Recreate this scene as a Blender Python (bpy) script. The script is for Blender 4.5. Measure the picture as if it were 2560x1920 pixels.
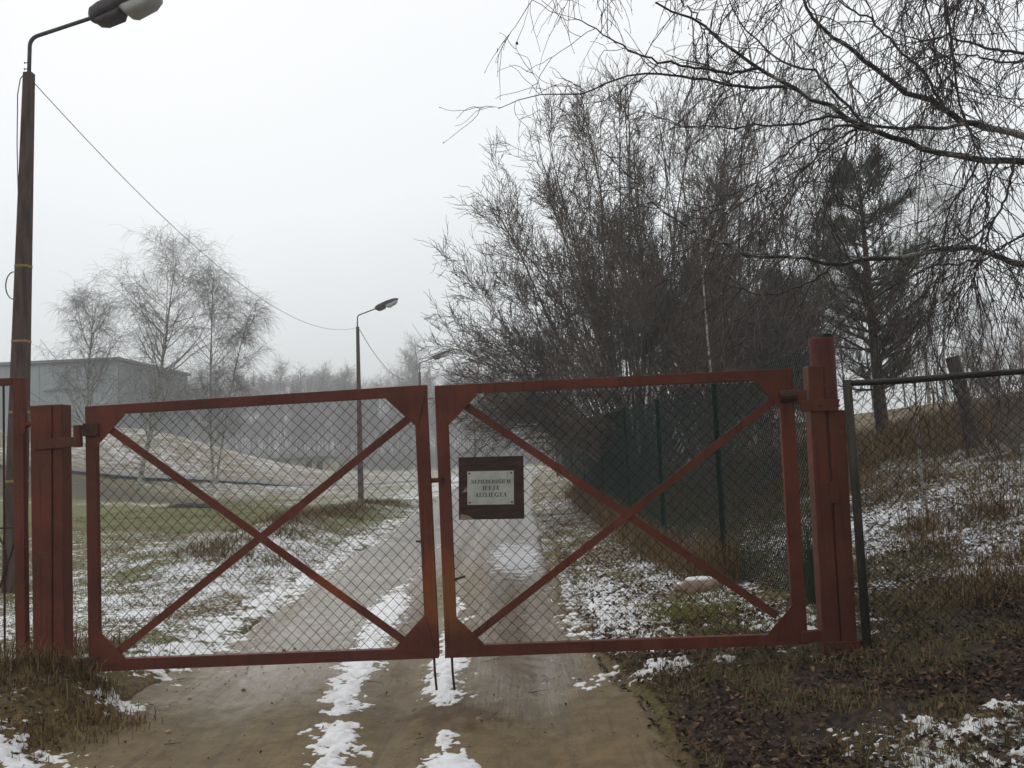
import bpy, math, random
import numpy as np
from mathutils import Vector

for o in list(bpy.data.objects):
    bpy.data.objects.remove(o)
SC = bpy.context.scene
COL = SC.collection
R = math.radians

# ------------------------------------------------------------------ camera
F, CX, CY = 880.0, 512.0, 384.0            # focal length in 1024-px units
CAM_H, PITCH, ROLL = 1.52, R(4.16), 0.045
cam_pos = np.array([0.0, 0.0, CAM_H])
_f = np.array([0, math.cos(PITCH), math.sin(PITCH)])
_r0 = np.array([1.0, 0, 0])
_u0 = np.cross(_r0, _f)
_r = math.cos(ROLL) * _r0 - math.sin(ROLL) * _u0
_u = math.sin(ROLL) * _r0 + math.cos(ROLL) * _u0
from mathutils import Matrix
cd = bpy.data.cameras.new('camera')
cd.sensor_width = 36.0
cd.lens = F / 1024 * 36
cd.clip_start, cd.clip_end = 0.05, 2000
co = bpy.data.objects.new('camera', cd)
COL.objects.link(co)
m = Matrix(((_r[0], _u[0], -_f[0], 0), (_r[1], _u[1], -_f[1], 0), (_r[2], _u[2], -_f[2], CAM_H), (0, 0, 0, 1)))
co.matrix_world = m
SC.camera = co

# ------------------------------------------------------------------ light: foggy overcast winter day
SUN_EL, SUN_ROT = R(32), R(-25)
w = bpy.data.worlds.new('World')
SC.world = w
w.use_nodes = True
nt = w.node_tree
nt.nodes.clear()
wo = nt.nodes.new('ShaderNodeOutputWorld')
bg = nt.nodes.new('ShaderNodeBackground')
bg.inputs['Strength'].default_value = 0.1
sky = nt.nodes.new('ShaderNodeTexSky')
sky.sky_type = 'NISHITA'
sky.sun_disc = False
sky.sun_elevation, sky.sun_rotation = SUN_EL, SUN_ROT
sky.air_density, sky.dust_density = 1.0, 1.0
tc = nt.nodes.new('ShaderNodeTexCoord')
sep = nt.nodes.new('ShaderNodeSeparateXYZ')
ramp = nt.nodes.new('ShaderNodeValToRGB')       # cloud layer: an overcast sky is brighter overhead than at the horizon
CLOUD = [(0.0, (6.6, 6.85, 7.05)), (0.12, (8.0, 8.35, 8.55)), (0.28, (9.7, 10.0, 10.2)), (0.5, (10.2, 10.35, 10.5)), (1.0, (10.8, 10.9, 11.0))]
while len(ramp.color_ramp.elements) < len(CLOUD):
    ramp.color_ramp.elements.new(0.5)
for e, (p, c) in zip(ramp.color_ramp.elements, CLOUD):
    e.position = p
    e.color = (c[0] / 12, c[1] / 12, c[2] / 12, 1)
sc_ = nt.nodes.new('ShaderNodeVectorMath'); sc_.operation = 'SCALE'; sc_.inputs['Scale'].default_value = 12.0
mx = nt.nodes.new('ShaderNodeMix'); mx.data_type = 'RGBA'; mx.inputs['Factor'].default_value = 0.96
nt.links.new(tc.outputs['Generated'], sep.inputs[0])
cn = nt.nodes.new('ShaderNodeTexNoise'); cn.inputs['Scale'].default_value = 2.6; cn.inputs['Detail'].default_value = 4
cm = nt.nodes.new('ShaderNodeMath'); cm.operation = 'MULTIPLY_ADD'; cm.inputs[1].default_value = 0.16
co_ = nt.nodes.new('ShaderNodeMath'); co_.operation = 'SUBTRACT'; co_.inputs[1].default_value = 0.08
nt.links.new(tc.outputs['Generated'], cn.inputs['Vector'])
nt.links.new(sep.outputs['Z'], co_.inputs[0]); nt.links.new(cn.outputs[0], cm.inputs[0]); nt.links.new(co_.outputs[0], cm.inputs[2])
nt.links.new(cm.outputs[0], ramp.inputs[0])
nt.links.new(ramp.outputs[0], sc_.inputs[0])
nt.links.new(sky.outputs[0], mx.inputs[6])
nt.links.new(sc_.outputs[0], mx.inputs[7])
nt.links.new(mx.outputs[2], bg.inputs[0])
nt.links.new(bg.outputs[0], wo.inputs[0])
ld = bpy.data.lights.new('sun', 'SUN')
ld.energy, ld.angle, ld.color = 0.5, R(40), (1.0, 0.97, 0.92)
lo = bpy.data.objects.new('sun', ld)
COL.objects.link(lo)
_sd = Vector((math.sin(SUN_ROT) * math.cos(SUN_EL), math.cos(SUN_ROT) * math.cos(SUN_EL), math.sin(SUN_EL)))
lo.rotation_euler = _sd.to_track_quat('Z', 'Y').to_euler()
lo.location = (0, 0, 30)
SC.view_settings.view_transform = 'Standard'
SC.view_settings.look = 'None'
SC.view_settings.exposure = 0.0
SC.view_settings.gamma = 1.0
SC.view_settings.use_curve_mapping = False
cy = SC.cycles
cy.use_denoising = True
cy.use_adaptive_sampling = False
cy.max_bounces, cy.diffuse_bounces, cy.glossy_bounces = 6, 3, 2
cy.transmission_bounces, cy.transparent_max_bounces, cy.volume_bounces = 3, 8, 1
cy.caustics_reflective = cy.caustics_refractive = False

# ------------------------------------------------------------------ helpers: pixels (1024 frame) to places
def ray(px, py):
    return _f + ((px - CX) / F) * _r + ((CY - py) / F) * _u
def P(px, py, d):
    v = ray(px, py)
    return cam_pos + v * (d / v[1])
K_ = 0.23147                                  # quarter-crop pixel -> 1024-frame pixel
def q1(x, y): return (x * K_, y * K_)
def q2(x, y): return (512 + x * K_, y * K_)
def q3(x, y): return (x * K_, 384 + y * K_)
def q4(x, y): return (512 + x * K_, 384 + y * K_)
def dd(x, y): return (x * 0.46293, y * 0.46293)

# ------------------------------------------------------------------ helpers: noise
def _hash(ix, iy, seed):
    h = (ix.astype(np.int64) * 374761393 + iy.astype(np.int64) * 668265263 + seed * 1274126177) & 0xFFFFFFFF
    h = ((h ^ (h >> 13)) * 1274126177) & 0xFFFFFFFF
    return ((h ^ (h >> 16)) & 0xFFFFFF) / float(0xFFFFFF)
def vnoise(x, y, seed=0):
    x = np.asarray(x, float); y = np.asarray(y, float)
    ix, iy = np.floor(x), np.floor(y)
    fx, fy = x - ix, y - iy
    fx = fx * fx * fx * (fx * (fx * 6 - 15) + 10); fy = fy * fy * fy * (fy * (fy * 6 - 15) + 10)
    a, b = _hash(ix, iy, seed), _hash(ix + 1, iy, seed)
    c, d = _hash(ix, iy + 1, seed), _hash(ix + 1, iy + 1, seed)
    return (a + (b - a) * fx) * (1 - fy) + (c + (d - c) * fx) * fy
def fbm(x, y, sc, oct=4, seed=0, gain=0.5):
    s, a, t = 0.0, 1.0, 0.0
    for i in range(oct):
        s = s + a * vnoise(np.asarray(x) * sc + 17.3 * i, np.asarray(y) * sc - 9.1 * i, seed + i)
        t += a; a *= gain; sc *= 2.03
    return s / t                                # 0..1
def sst(a, b, v):
    t = np.clip((np.asarray(v, float) - a) / (b - a), 0, 1)
    return t * t * (3 - 2 * t)

# ------------------------------------------------------------------ helpers: objects
def tag(o, label=None, cat=None, group=None, kind=None):
    if label: o['label'] = label
    if cat: o['category'] = cat
    if group: o['group'] = group
    if kind: o['kind'] = kind
    return o
def empty(name, loc, label, cat, group=None):
    o = bpy.data.objects.new(name, None)
    COL.objects.link(o)
    o.location = tuple(float(v) for v in loc)
    o.empty_display_size = 0.2
    return tag(o, label, cat, group)
def abs_loc(o):
    v = Vector(o.location)
    while o.parent is not None:
        o = o.parent
        v += Vector(o.location)
    return v
def mesh_np(name, verts, faces, mat, parent=None, smooth=False, attrs=None):
    """faces: list of index arrays, each (n,k)"""
    verts = np.asarray(verts, float).reshape(-1, 3).copy()
    if parent is not None:
        verts -= np.array(abs_loc(parent))
    me = bpy.data.meshes.new(name)
    if isinstance(faces, np.ndarray): faces = [faces]
    faces = [np.asarray(f, np.int32) for f in faces if len(f)]
    tot = np.concatenate([np.full(len(f), f.shape[1], np.int32) for f in faces])
    loops = np.concatenate([f.ravel() for f in faces])
    me.vertices.add(len(verts)); me.vertices.foreach_set('co', verts.astype(np.float32).ravel())
    me.loops.add(len(loops)); me.loops.foreach_set('vertex_index', loops)
    me.polygons.add(len(tot))
    st = np.concatenate([[0], np.cumsum(tot)[:-1]]).astype(np.int32)
    me.polygons.foreach_set('loop_start', st)
    me.polygons.foreach_set('loop_total', tot)
    if smooth: me.polygons.foreach_set('use_smooth', np.ones(len(tot), bool))
    me.update(calc_edges=True)
    me.validate()
    for k, v in (attrs or {}).items():
        a = me.attributes.new(k, 'FLOAT', 'POINT')
        a.data.foreach_set('value', np.asarray(v, np.float32))
    if mat: me.materials.append(mat)
    o = bpy.data.objects.new(name, me)
    COL.objects.link(o)
    if parent is not None: o.parent = parent
    return o
class MB:
    """collects faces of any size and links them as one mesh object"""
    def __init__(s): s.v, s.f = [], []
    def add(s, vs, fs):
        b = len(s.v)
        s.v += [tuple(float(c) for c in v) for v in vs]
        s.f += [tuple(b + i for i in f) for f in fs]
    def prism(s, poly, off):
        n = len(poly); off = np.asarray(off, float)
        a = [np.asarray(p, float) for p in poly]
        s.add(a + [p + off for p in a], [tuple(range(n))[::-1], tuple(range(n, 2 * n))] + [(i, (i + 1) % n, n + (i + 1) % n, n + i) for i in range(n)])
    def box(s, c, sx, sy, sz):
        x, y, z = c
        s.prism([(x - sx / 2, y - sy / 2, z - sz / 2), (x + sx / 2, y - sy / 2, z - sz / 2), (x + sx / 2, y - sy / 2, z + sz / 2), (x - sx / 2, y - sy / 2, z + sz / 2)], (0, sy, 0))
    def tube(s, pts, rad, n=10, cap=True):
        pts = [np.asarray(p, float) for p in pts]
        rad = rad if hasattr(rad, '__len__') else [rad] * len(pts)
        t0 = pts[1] - pts[0]; t0 /= np.linalg.norm(t0)
        ref = np.array([0, 0, 1.0]) if abs(t0[2]) < 0.8 else np.array([0, 1.0, 0])
        nx = np.cross(t0, ref); nx /= np.linalg.norm(nx)
        vs = []
        for i, p in enumerate(pts):
            t = pts[min(i + 1, len(pts) - 1)] - pts[max(i - 1, 0)]
            t = t / (np.linalg.norm(t) + 1e-9)
            nx = nx - t * nx.dot(t); nx /= np.linalg.norm(nx)
            b = np.cross(t, nx)
            for k in range(n):
                a = 2 * math.pi * k / n
                vs.append(p + rad[i] * (math.cos(a) * nx + math.sin(a) * b))
        fs = [(i * n + k, i * n + (k + 1) % n, (i + 1) * n + (k + 1) % n, (i + 1) * n + k) for i in range(len(pts) - 1) for k in range(n)]
        if cap: fs += [tuple(range(n))[::-1], tuple((len(pts) - 1) * n + k for k in range(n))]
        s.add(vs, fs)
    def build(s, name, mat, parent=None, bevel=0, smooth=False):
        off = np.array(abs_loc(parent)) if parent is not None else np.zeros(3)
        me = bpy.data.meshes.new(name)
        me.from_pydata([tuple(np.asarray(v) - off) for v in s.v], [], s.f)
        import bmesh
        bm = bmesh.new(); bm.from_mesh(me); bmesh.ops.recalc_face_normals(bm, faces=bm.faces[:])
        bm.to_mesh(me); bm.free()
        if smooth:
            for p in me.polygons: p.use_smooth = True
        me.materials.append(mat)
        o = bpy.data.objects.new(name, me)
        COL.objects.link(o)
        if parent is not None: o.parent = parent
        if bevel:
            b = o.modifiers.new('bevel', 'BEVEL'); b.width = bevel; b.segments = 2; b.limit_method = 'ANGLE'
        return o
def copy_tree(o, parent=None):
    c = o.copy(); COL.objects.link(c)
    if parent is not None: c.parent = parent
    for ch in list(o.children): copy_tree(ch, c)
    return c

# ------------------------------------------------------------------ helpers: materials
class NT:
    def __init__(s, name):
        s.m = bpy.data.materials.new(name); s.m.use_nodes = True
        s.t = s.m.node_tree; s.b = s.t.nodes['Principled BSDF']
        s.b.inputs['Specular IOR Level'].default_value = 0.3
        s.pos = s.node('ShaderNodeTexCoord').outputs['Object']
    def node(s, k, **kw):
        n = s.t.nodes.new(k)
        for a, v in kw.items(): setattr(n, a, v)
        return n
    def link(s, a, b): s.t.links.new(a, b)
    def noise(s, scale, detail=5, rough=0.6, vec=None, stretch=None):
        n = s.node('ShaderNodeTexNoise')
        n.inputs['Scale'].default_value = scale; n.inputs['Detail'].default_value = detail; n.inputs['Roughness'].default_value = rough
        v = vec or s.pos
        if stretch:
            mp = s.node('ShaderNodeMapping'); mp.inputs['Scale'].default_value = stretch
            s.link(v, mp.inputs[0]); v = mp.outputs[0]
        s.link(v, n.inputs['Vector'])
        return n.outputs[0]
    def math(s, op, a, b=None, clamp=False):
        n = s.node('ShaderNodeMath', operation=op); n.use_clamp = clamp
        for i, v in enumerate((a, b)):
            if v is None: continue
            if isinstance(v, (int, float)): n.inputs[i].default_value = v
            else: s.link(v, n.inputs[i])
        return n.outputs[0]
    def rng(s, v, a, b, c=0.0, d=1.0, smooth=True):
        n = s.node('ShaderNodeMapRange'); n.interpolation_type = 'SMOOTHSTEP' if smooth else 'LINEAR'
        s.link(v, n.inputs[0])
        for i, k in enumerate((a, b, c, d)): n.inputs[i + 1].default_value = k
        return n.outputs[0]
    def mix(s, f, a, b):
        n = s.node('ShaderNodeMix', data_type='RGBA')
        for i, v in ((0, f), (6, a), (7, b)):
            if isinstance(v, (int, float)): n.inputs[i].default_value = v
            elif isinstance(v, tuple): n.inputs[i].default_value = (*v, 1)
            else: s.link(v, n.inputs[i])
        return n.outputs[2]
    def attr(s, name): return s.node('ShaderNodeAttribute', attribute_name=name).outputs['Fac']
    def bump(s, h, strength, dist=0.01):
        n = s.node('ShaderNodeBump'); n.inputs['Strength'].default_value = strength; n.inputs['Distance'].default_value = dist
        s.link(h, n.inputs['Height']); s.link(n.outputs[0], s.b.inputs['Normal'])
    def out(s, col=None, rough=None, spec=None):
        if col is not None:
            if isinstance(col, tuple): s.b.inputs['Base Color'].default_value = (*col, 1)
            else: s.link(col, s.b.inputs['Base Color'])
        if rough is not None:
            if isinstance(rough, (int, float)): s.b.inputs['Roughness'].default_value = rough
            else: s.link(rough, s.b.inputs['Roughness'])
        if spec is not None:
            if isinstance(spec, (int, float)): s.b.inputs['Specular IOR Level'].default_value = spec
            else: s.link(spec, s.b.inputs['Specular IOR Level'])
        return s.m
def simple(name, c1, c2, scale=6, rough=0.7, bump=0.2, stretch=None, spec=0.3, detail=6):
    n = NT(name)
    k = n.noise(scale, detail, 0.65, stretch=stretch)
    if bump: n.bump(k, bump, 0.01)
    return n.out(n.mix(n.rng(k, 0.35, 0.65), c1, c2), rough, spec)
M = {}
def red_paint():
    n = NT('red_paint')
    geo = n.node('ShaderNodeNewGeometry').outputs['Position']
    big = n.noise(1.6, 4, 0.6, vec=geo); med = n.noise(9, 6, 0.7, vec=geo); fine = n.noise(60, 5, 0.7, vec=geo)
    run = n.noise(1.0, 5, 0.6, vec=geo, stretch=(30, 30, 1.6))
    c = n.mix(n.rng(big, 0.3, 0.7), (0.085, 0.020, 0.013), (0.155, 0.038, 0.020))
    grain = n.noise(140, 3, 0.7, vec=geo)
    c = n.mix(n.math('MULTIPLY', n.rng(grain, 0.45, 0.7), 0.22), c, (0.05, 0.016, 0.012))
    c = n.mix(n.math('MULTIPLY', n.rng(n.noise(4.5, 7, 0.75, vec=geo), 0.48, 0.62), 0.45), c, (0.175, 0.05, 0.03))
    c = n.mix(n.math('MULTIPLY', n.rng(n.noise(2.7, 5, 0.7, vec=geo), 0.45, 0.62), 0.55), c, (0.085, 0.034, 0.018))
    # worn orange undercoat round the middle stiles, lower half
    def ball(x, y, z, r):
        vm = n.node('ShaderNodeVectorMath', operation='DISTANCE'); n.link(geo, vm.inputs[0]); vm.inputs[1].default_value = (x, y, z)
        return n.rng(n.math('ADD', vm.outputs['Value'], n.math('MULTIPLY', n.math('SUBTRACT', med, 0.5), r * 0.9)), r * 0.35, r)
    wear = n.math('SUBTRACT', 1.0, n.math('MULTIPLY', ball(-0.51, 5.6, 0.66, 0.32), n.math('MULTIPLY', ball(-1.25, 5.65, 0.62, 0.26), ball(-2.0, 5.7, 0.5, 0.22))))
    c = n.mix(n.math('MULTIPLY', wear, 0.75), c, (0.25, 0.058, 0.016))
    wear2 = n.math('SUBTRACT', 1.0, ball(-0.38, 5.6, 0.62, 0.30))
    c = n.mix(n.math('MULTIPLY', wear2, 0.7), c, (0.20, 0.085, 0.025))
    c = n.mix(n.math('MULTIPLY', n.rng(run, 0.52, 0.72), 0.6), c, (0.05, 0.016, 0.013))
    c = n.mix(n.math('MULTIPLY', n.rng(med, 0.62, 0.7), 0.55), c, (0.035, 0.016, 0.012))
    spk = n.math('MULTIPLY', n.rng(fine, 0.66, 0.7), n.rng(big, 0.45, 0.6))
    c = n.mix(n.math('MULTIPLY', spk, 0.75), c, (0.24, 0.2, 0.09))
    n.bump(n.math('ADD', n.math('MULTIPLY', fine, 0.5), med), 0.35, 0.004)
    return n.out(c, n.rng(med, 0.3, 0.7, 0.45, 0.7), 0.22)
M['red'] = red_paint()
M['rust'] = simple('dark_rusty_iron', (0.03, 0.015, 0.011), (0.07, 0.026, 0.015), 25, 0.7, 0.4)
M['wire'] = simple('weathered_wire', (0.010, 0.010, 0.009), (0.024, 0.019, 0.015), 12, 0.7, 0, spec=0.1)
M['greenwire'] = simple('green_coated_wire', (0.010, 0.030, 0.024), (0.016, 0.042, 0.034), 3, 0.6, 0, spec=0.1)
M['greenpost'] = simple('green_coated_post', (0.003, 0.014, 0.010), (0.006, 0.022, 0.015), 8, 0.8, 0.05, spec=0.05)
M['rail'] = simple('wet_dark_wood_rail', (0.012, 0.01, 0.009), (0.04, 0.032, 0.025), 14, 0.45, 0.4, (0.4, 3, 3))
M['greywood'] = simple('mossy_grey_post', (0.022, 0.02, 0.015), (0.055, 0.05, 0.036), 10, 0.75, 0.4, (3, 3, 0.4))
M['concrete'] = simple('brown_weathered_concrete', (0.042, 0.027, 0.023), (0.092, 0.062, 0.052), 5, 0.85, 0.4, (3, 3, 0.5))
M['band'] = simple('yellow_band', (0.22, 0.145, 0.025), (0.3, 0.2, 0.04), 20, 0.5, 0)
M['lampmetal'] = simple('dark_lamp_metal', (0.04, 0.034, 0.038), (0.075, 0.062, 0.064), 9, 0.5, 0.1)
M['pipe'] = simple('grey_lamp_pipe', (0.045, 0.045, 0.052), (0.08, 0.078, 0.085), 9, 0.5, 0.1)
M['cable'] = simple('grey_cable', (0.05, 0.05, 0.05), (0.09, 0.09, 0.09), 9, 0.6, 0)
def bowl():
    n = NT('cloudy_lamp_bowl')
    n.b.inputs['Transmission Weight'].default_value = 0.35
    return n.out(n.mix(n.noise(5, 3), (0.42, 0.43, 0.42), (0.62, 0.63, 0.62)), 0.25, 0.5)
M['bowl'] = bowl()
def board():
    n = NT('stained_plywood')
    g = n.noise(3.0, 6, 0.65, stretch=(2.2, 6, 12)); b = n.noise(5, 5, 0.6)
    c = n.mix(n.rng(g, 0.3, 0.75), (0.018, 0.009, 0.007), (0.065, 0.029, 0.018))
    c = n.mix(n.math('MULTIPLY', n.rng(b, 0.55, 0.75), 0.8), c, (0.1, 0.05, 0.028))
    n.bump(g, 0.4, 0.004)
    return n.out(c, 0.6)
M['board'] = board()
M['plate'] = simple('worn_white_plate', (0.36, 0.37, 0.34), (0.50, 0.50, 0.46), 7, 0.5, 0.1)
M['ink'] = simple('black_ink', (0.012, 0.012, 0.012), (0.03, 0.03, 0.03), 60, 0.6, 0)
M['chip'] = simple('bare_plywood_patch', (0.2, 0.13, 0.09), (0.3, 0.21, 0.15), 14, 0.8, 0.2)
M['bark'] = simple('dark_wet_bark', (0.02, 0.017, 0.014), (0.06, 0.052, 0.04), 7, 0.8, 0.6, (2, 2, 0.6))
M['twig'] = simple('dark_twig', (0.03, 0.02, 0.018), (0.05, 0.036, 0.032), 2, 0.6, 0)
M['redtwig'] = simple('reddish_twig', (0.085, 0.045, 0.036), (0.125, 0.07, 0.055), 2, 0.6, 0)
M['willowtwig'] = simple('grey_brown_twig', (0.08, 0.062, 0.05), (0.13, 0.102, 0.082), 1.5, 0.7, 0)
M['fartwig'] = simple('haze_pale_far_twig', (0.125, 0.112, 0.108), (0.18, 0.165, 0.158), 1, 0.8, 0)  # part of the distance haze is put into this pale colour
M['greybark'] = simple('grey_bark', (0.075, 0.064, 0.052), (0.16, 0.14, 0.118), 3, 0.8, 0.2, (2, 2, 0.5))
M['pinebark'] = simple('pine_bark', (0.045, 0.03, 0.022), (0.1, 0.06, 0.04), 6, 0.85, 0.6, (2, 2, 0.6))
M['needle'] = simple('pine_needles', (0.06, 0.085, 0.058), (0.11, 0.14, 0.09), 1.2, 0.7, 0)
def birch_bark(name, dark=0.5):
    n = NT(name)
    a = n.noise(4, 6, 0.7, stretch=(1.2, 1.2, 5)); b = n.noise(2.2, 5, 0.65)
    c = n.mix(n.rng(a, 0.35, 0.6), (0.42, 0.41, 0.37), (0.24, 0.225, 0.19))
    c = n.mix(n.rng(n.math('ADD', n.math('MULTIPLY', a, 0.6), n.math('MULTIPLY', b, 0.4)), dark, dark + 0.07), c, (0.03, 0.027, 0.023))
    n.bump(a, 0.3, 0.01)
    return n.out(c, 0.7)
M['birch'] = birch_bark('birch_bark')
M['birchlimb'] = birch_bark('birch_limb_bark', 0.44)
def grass_mat(name, stops):
    n = NT(name)
    r = n.node('ShaderNodeValToRGB'); r.color_ramp.interpolation = 'LINEAR'
    while len(r.color_ramp.elements) < len(stops): r.color_ramp.elements.new(0.5)
    for e, (p, c) in zip(r.color_ramp.elements, stops): e.position = p; e.color = (*c, 1)
    n.link(n.attr('tint'), r.inputs[0])
    return n.out(r.outputs[0], 0.7, 0.2)
M['grass'] = grass_mat('winter_grass', [(0, (0.2, 0.17, 0.02)), (0.14, (0.08, 0.085, 0.02)), (0.35, (0.105, 0.1, 0.03)), (0.7, (0.16, 0.115, 0.05)), (1, (0.23, 0.17, 0.09))])
M['drygrass'] = grass_mat('dry_grass', [(0, (0.055, 0.038, 0.015)), (0.4, (0.125, 0.076, 0.026)), (0.8, (0.2, 0.125, 0.046)), (1, (0.27, 0.19, 0.09))])
M['leaf'] = grass_mat('dead_leaves', [(0, (0.02, 0.013, 0.011)), (0.5, (0.048, 0.027, 0.018)), (0.8, (0.1, 0.055, 0.03)), (1, (0.2, 0.12, 0.065))])
M['broom'] = grass_mat('green_stems', [(0, (0.02, 0.04, 0.014)), (1, (0.05, 0.085, 0.03))])
M['stone'] = simple('tan_stone', (0.22, 0.15, 0.1), (0.36, 0.26, 0.18), 9, 0.8, 0.4)
M['darkslab'] = simple('dark_slab', (0.03, 0.028, 0.027), (0.06, 0.055, 0.05), 9, 0.7, 0.3)
def snow_mat():
    n = NT('old_snow')
    a = n.noise(14, 6, 0.65); b = n.noise(70, 4, 0.6)
    n.bump(n.math('ADD', a, n.math('MULTIPLY', b, 0.3)), 0.5, 0.012)
    c = n.mix(n.rng(a, 0.42, 0.7), (0.80, 0.81, 0.83), (0.62, 0.6, 0.57))
    thin = n.math('ADD', n.attr('thin'), n.math('MULTIPLY', n.math('SUBTRACT', b, 0.5), 0.9))
    c = n.mix(n.math('MULTIPLY', n.rng(thin, 0.35, 0.95), 0.8), c, (0.33, 0.28, 0.22))
    c = n.mix(n.math('MULTIPLY', n.rng(n.noise(55, 5, 0.75), 0.62, 0.68), 0.7), c, (0.12, 0.09, 0.06))
    return n.out(c, 0.55, 0.3)
M['snow'] = snow_mat()
def ground_mat():
    n = NT('winter_ground')
    big = n.noise(0.55, 4, 0.6); med = n.noise(4.5, 6, 0.65); fine = n.noise(26, 8, 0.7); tiny = n.noise(110, 5, 0.7)
    snow, lit, grn = n.attr('snow'), n.attr('litter'), n.attr('green')
    ochre = n.mix(n.rng(fine, 0.35, 0.65), (0.07, 0.048, 0.017), (0.185, 0.125, 0.045))
    olive = n.mix(n.rng(fine, 0.35, 0.65), (0.065, 0.068, 0.014), (0.165, 0.165, 0.034))
    g = n.math('ADD', n.math('ADD', grn, n.math('MULTIPLY', n.math('SUBTRACT', big, 0.5), 1.6)), n.math('MULTIPLY', n.math('SUBTRACT', med, 0.5), 1.0))
    c = n.mix(n.rng(g, 0.3, 0.7), ochre, olive)
    vo = n.node('ShaderNodeTexVoronoi'); vo.inputs['Scale'].default_value = 34.0
    wv = n.node('ShaderNodeVectorMath', operation='ADD'); ns = n.node('ShaderNodeTexNoise'); ns.inputs['Scale'].default_value = 30.0
    n.link(n.pos, ns.inputs['Vector']); sv = n.node('ShaderNodeVectorMath', operation='SCALE'); sv.inputs['Scale'].default_value = 0.03
    n.link(ns.outputs['Color'], sv.inputs[0]); n.link(n.pos, wv.inputs[0]); n.link(sv.outputs[0], wv.inputs[1]); n.link(wv.outputs[0], vo.inputs['Vector'])
    sp = n.node('ShaderNodeSeparateColor'); n.link(vo.outputs['Color'], sp.inputs[0]); cell = sp.outputs[0]
    leaf = n.mix(n.rng(cell, 0.1, 0.95, smooth=False), (0.016, 0.011, 0.009), (0.075, 0.043, 0.024))
    leaf = n.mix(n.math('MULTIPLY', n.rng(fine, 0.5, 0.65), 0.6), leaf, (0.02, 0.014, 0.011))
    leaf = n.mix(n.math('MULTIPLY', n.rng(med, 0.5, 0.68), 0.65), leaf, (0.065, 0.05, 0.02))
    l = n.math('ADD', lit, n.math('MULTIPLY', n.math('SUBTRACT', med, 0.5), 1.2))
    c = n.mix(n.rng(l, 0.35, 0.65), c, leaf)
    s = n.math('ADD', n.math('ADD', snow, n.math('MULTIPLY', n.math('SUBTRACT', fine, 0.5), 2.3)), n.math('MULTIPLY', n.math('SUBTRACT', med, 0.5), 0.9))
    s = n.math('ADD', s, n.math('MULTIPLY', n.math('SUBTRACT', tiny, 0.5), 0.45))
    s = n.math('ADD', s, n.math('MULTIPLY', n.math('SUBTRACT', n.noise(1.5, 4, 0.6), 0.5), 0.9))
    sf = n.rng(s, 0.56, 0.66)
    c = n.mix(sf, c, (0.74, 0.75, 0.77))
    h = n.math('ADD', n.math('MULTIPLY', n.math('ADD', fine, n.math('MULTIPLY', tiny, 0.35)), n.math('SUBTRACT', 1.0, n.math('MULTIPLY', sf, 0.7))), n.math('MULTIPLY', sf, 0.5))
    n.bump(h, 0.9, 0.03)
    return n.out(c, 0.75, 0.25)
M['ground'] = ground_mat()
def road_mat():
    n = NT('wet_mud_road')
    big = n.noise(0.9, 4, 0.6, stretch=(1.6, 0.5, 1)); med = n.noise(6, 6, 0.7); fine = n.noise(45, 7, 0.72); grit = n.noise(190, 4, 0.7)
    streak = n.noise(1.0, 6, 0.65, stretch=(16, 0.9, 1)); wet = n.attr('wet'); slush = n.attr('slush')
    c = n.mix(n.rng(med, 0.3, 0.7), (0.135, 0.096, 0.046), (0.225, 0.162, 0.078))
    c = n.mix(n.math('MULTIPLY', n.rng(big, 0.42, 0.66), 0.6), c, (0.16, 0.122, 0.08))
    c = n.mix(n.math('MULTIPLY', n.rng(fine, 0.56, 0.72), 0.55), c, (0.045, 0.031, 0.018))
    c = n.mix(n.math('MULTIPLY', n.rng(grit, 0.56, 0.7), 0.65), c, (0.27, 0.21, 0.125))
    c = n.mix(n.math('MULTIPLY', n.rng(streak, 0.5, 0.66), 0.5), c, (0.075, 0.052, 0.03))
    c = n.mix(n.math('MULTIPLY', n.rng(n.noise(3.3, 7, 0.72), 0.54, 0.64), 0.45), c, (0.085, 0.06, 0.032))
    vd = n.node('ShaderNodeVectorMath', operation='DISTANCE'); n.link(n.pos, vd.inputs[0]); vd.inputs[1].default_value = (-0.40, 5.2, 0)
    stain = n.rng(n.math('ADD', vd.outputs['Value'], n.math('MULTIPLY', n.math('SUBTRACT', n.math('ADD', med, fine), 1.0), 0.7)), 0.42, 0.12)
    c = n.mix(n.math('MULTIPLY', stain, 0.75), c, (0.085, 0.044, 0.018))
    wv = n.rng(n.math('ADD', wet, n.math('MULTIPLY', n.math('SUBTRACT', n.math('ADD', n.math('MULTIPLY', med, 0.5), n.math('MULTIPLY', streak, 0.5)), 0.5), 1.3)), 0.2, 0.95)
    c = n.mix(n.math('MULTIPLY', wv, 0.4), c, (0.085, 0.066, 0.052))
    sl = n.rng(n.math('ADD', slush, n.math('MULTIPLY', n.math('SUBTRACT', n.math('ADD', n.math('MULTIPLY', med, 0.6), n.math('MULTIPLY', fine, 0.4)), 0.5), 1.6)), 0.42, 0.62)
    c = n.mix(n.math('MULTIPLY', sl, 0.85), c, (0.62, 0.62, 0.63))
    n.bump(n.math('MULTIPLY', n.math('ADD', n.math('ADD', fine, n.math('MULTIPLY', grit, 0.4)), med), n.math('SUBTRACT', 1.0, n.math('MULTIPLY', wv, 0.75))), 0.6, 0.02)
    return n.out(c, n.rng(wv, 0, 1, 0.65, 0.16, False), n.rng(wv, 0, 1, 0.2, 0.45, False))
M['road'] = road_mat()
M['path'] = simple('wet_asphalt_path', (0.075, 0.075, 0.082), (0.12, 0.12, 0.128), 5, 0.55, 0.1, spec=0.3)
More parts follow.
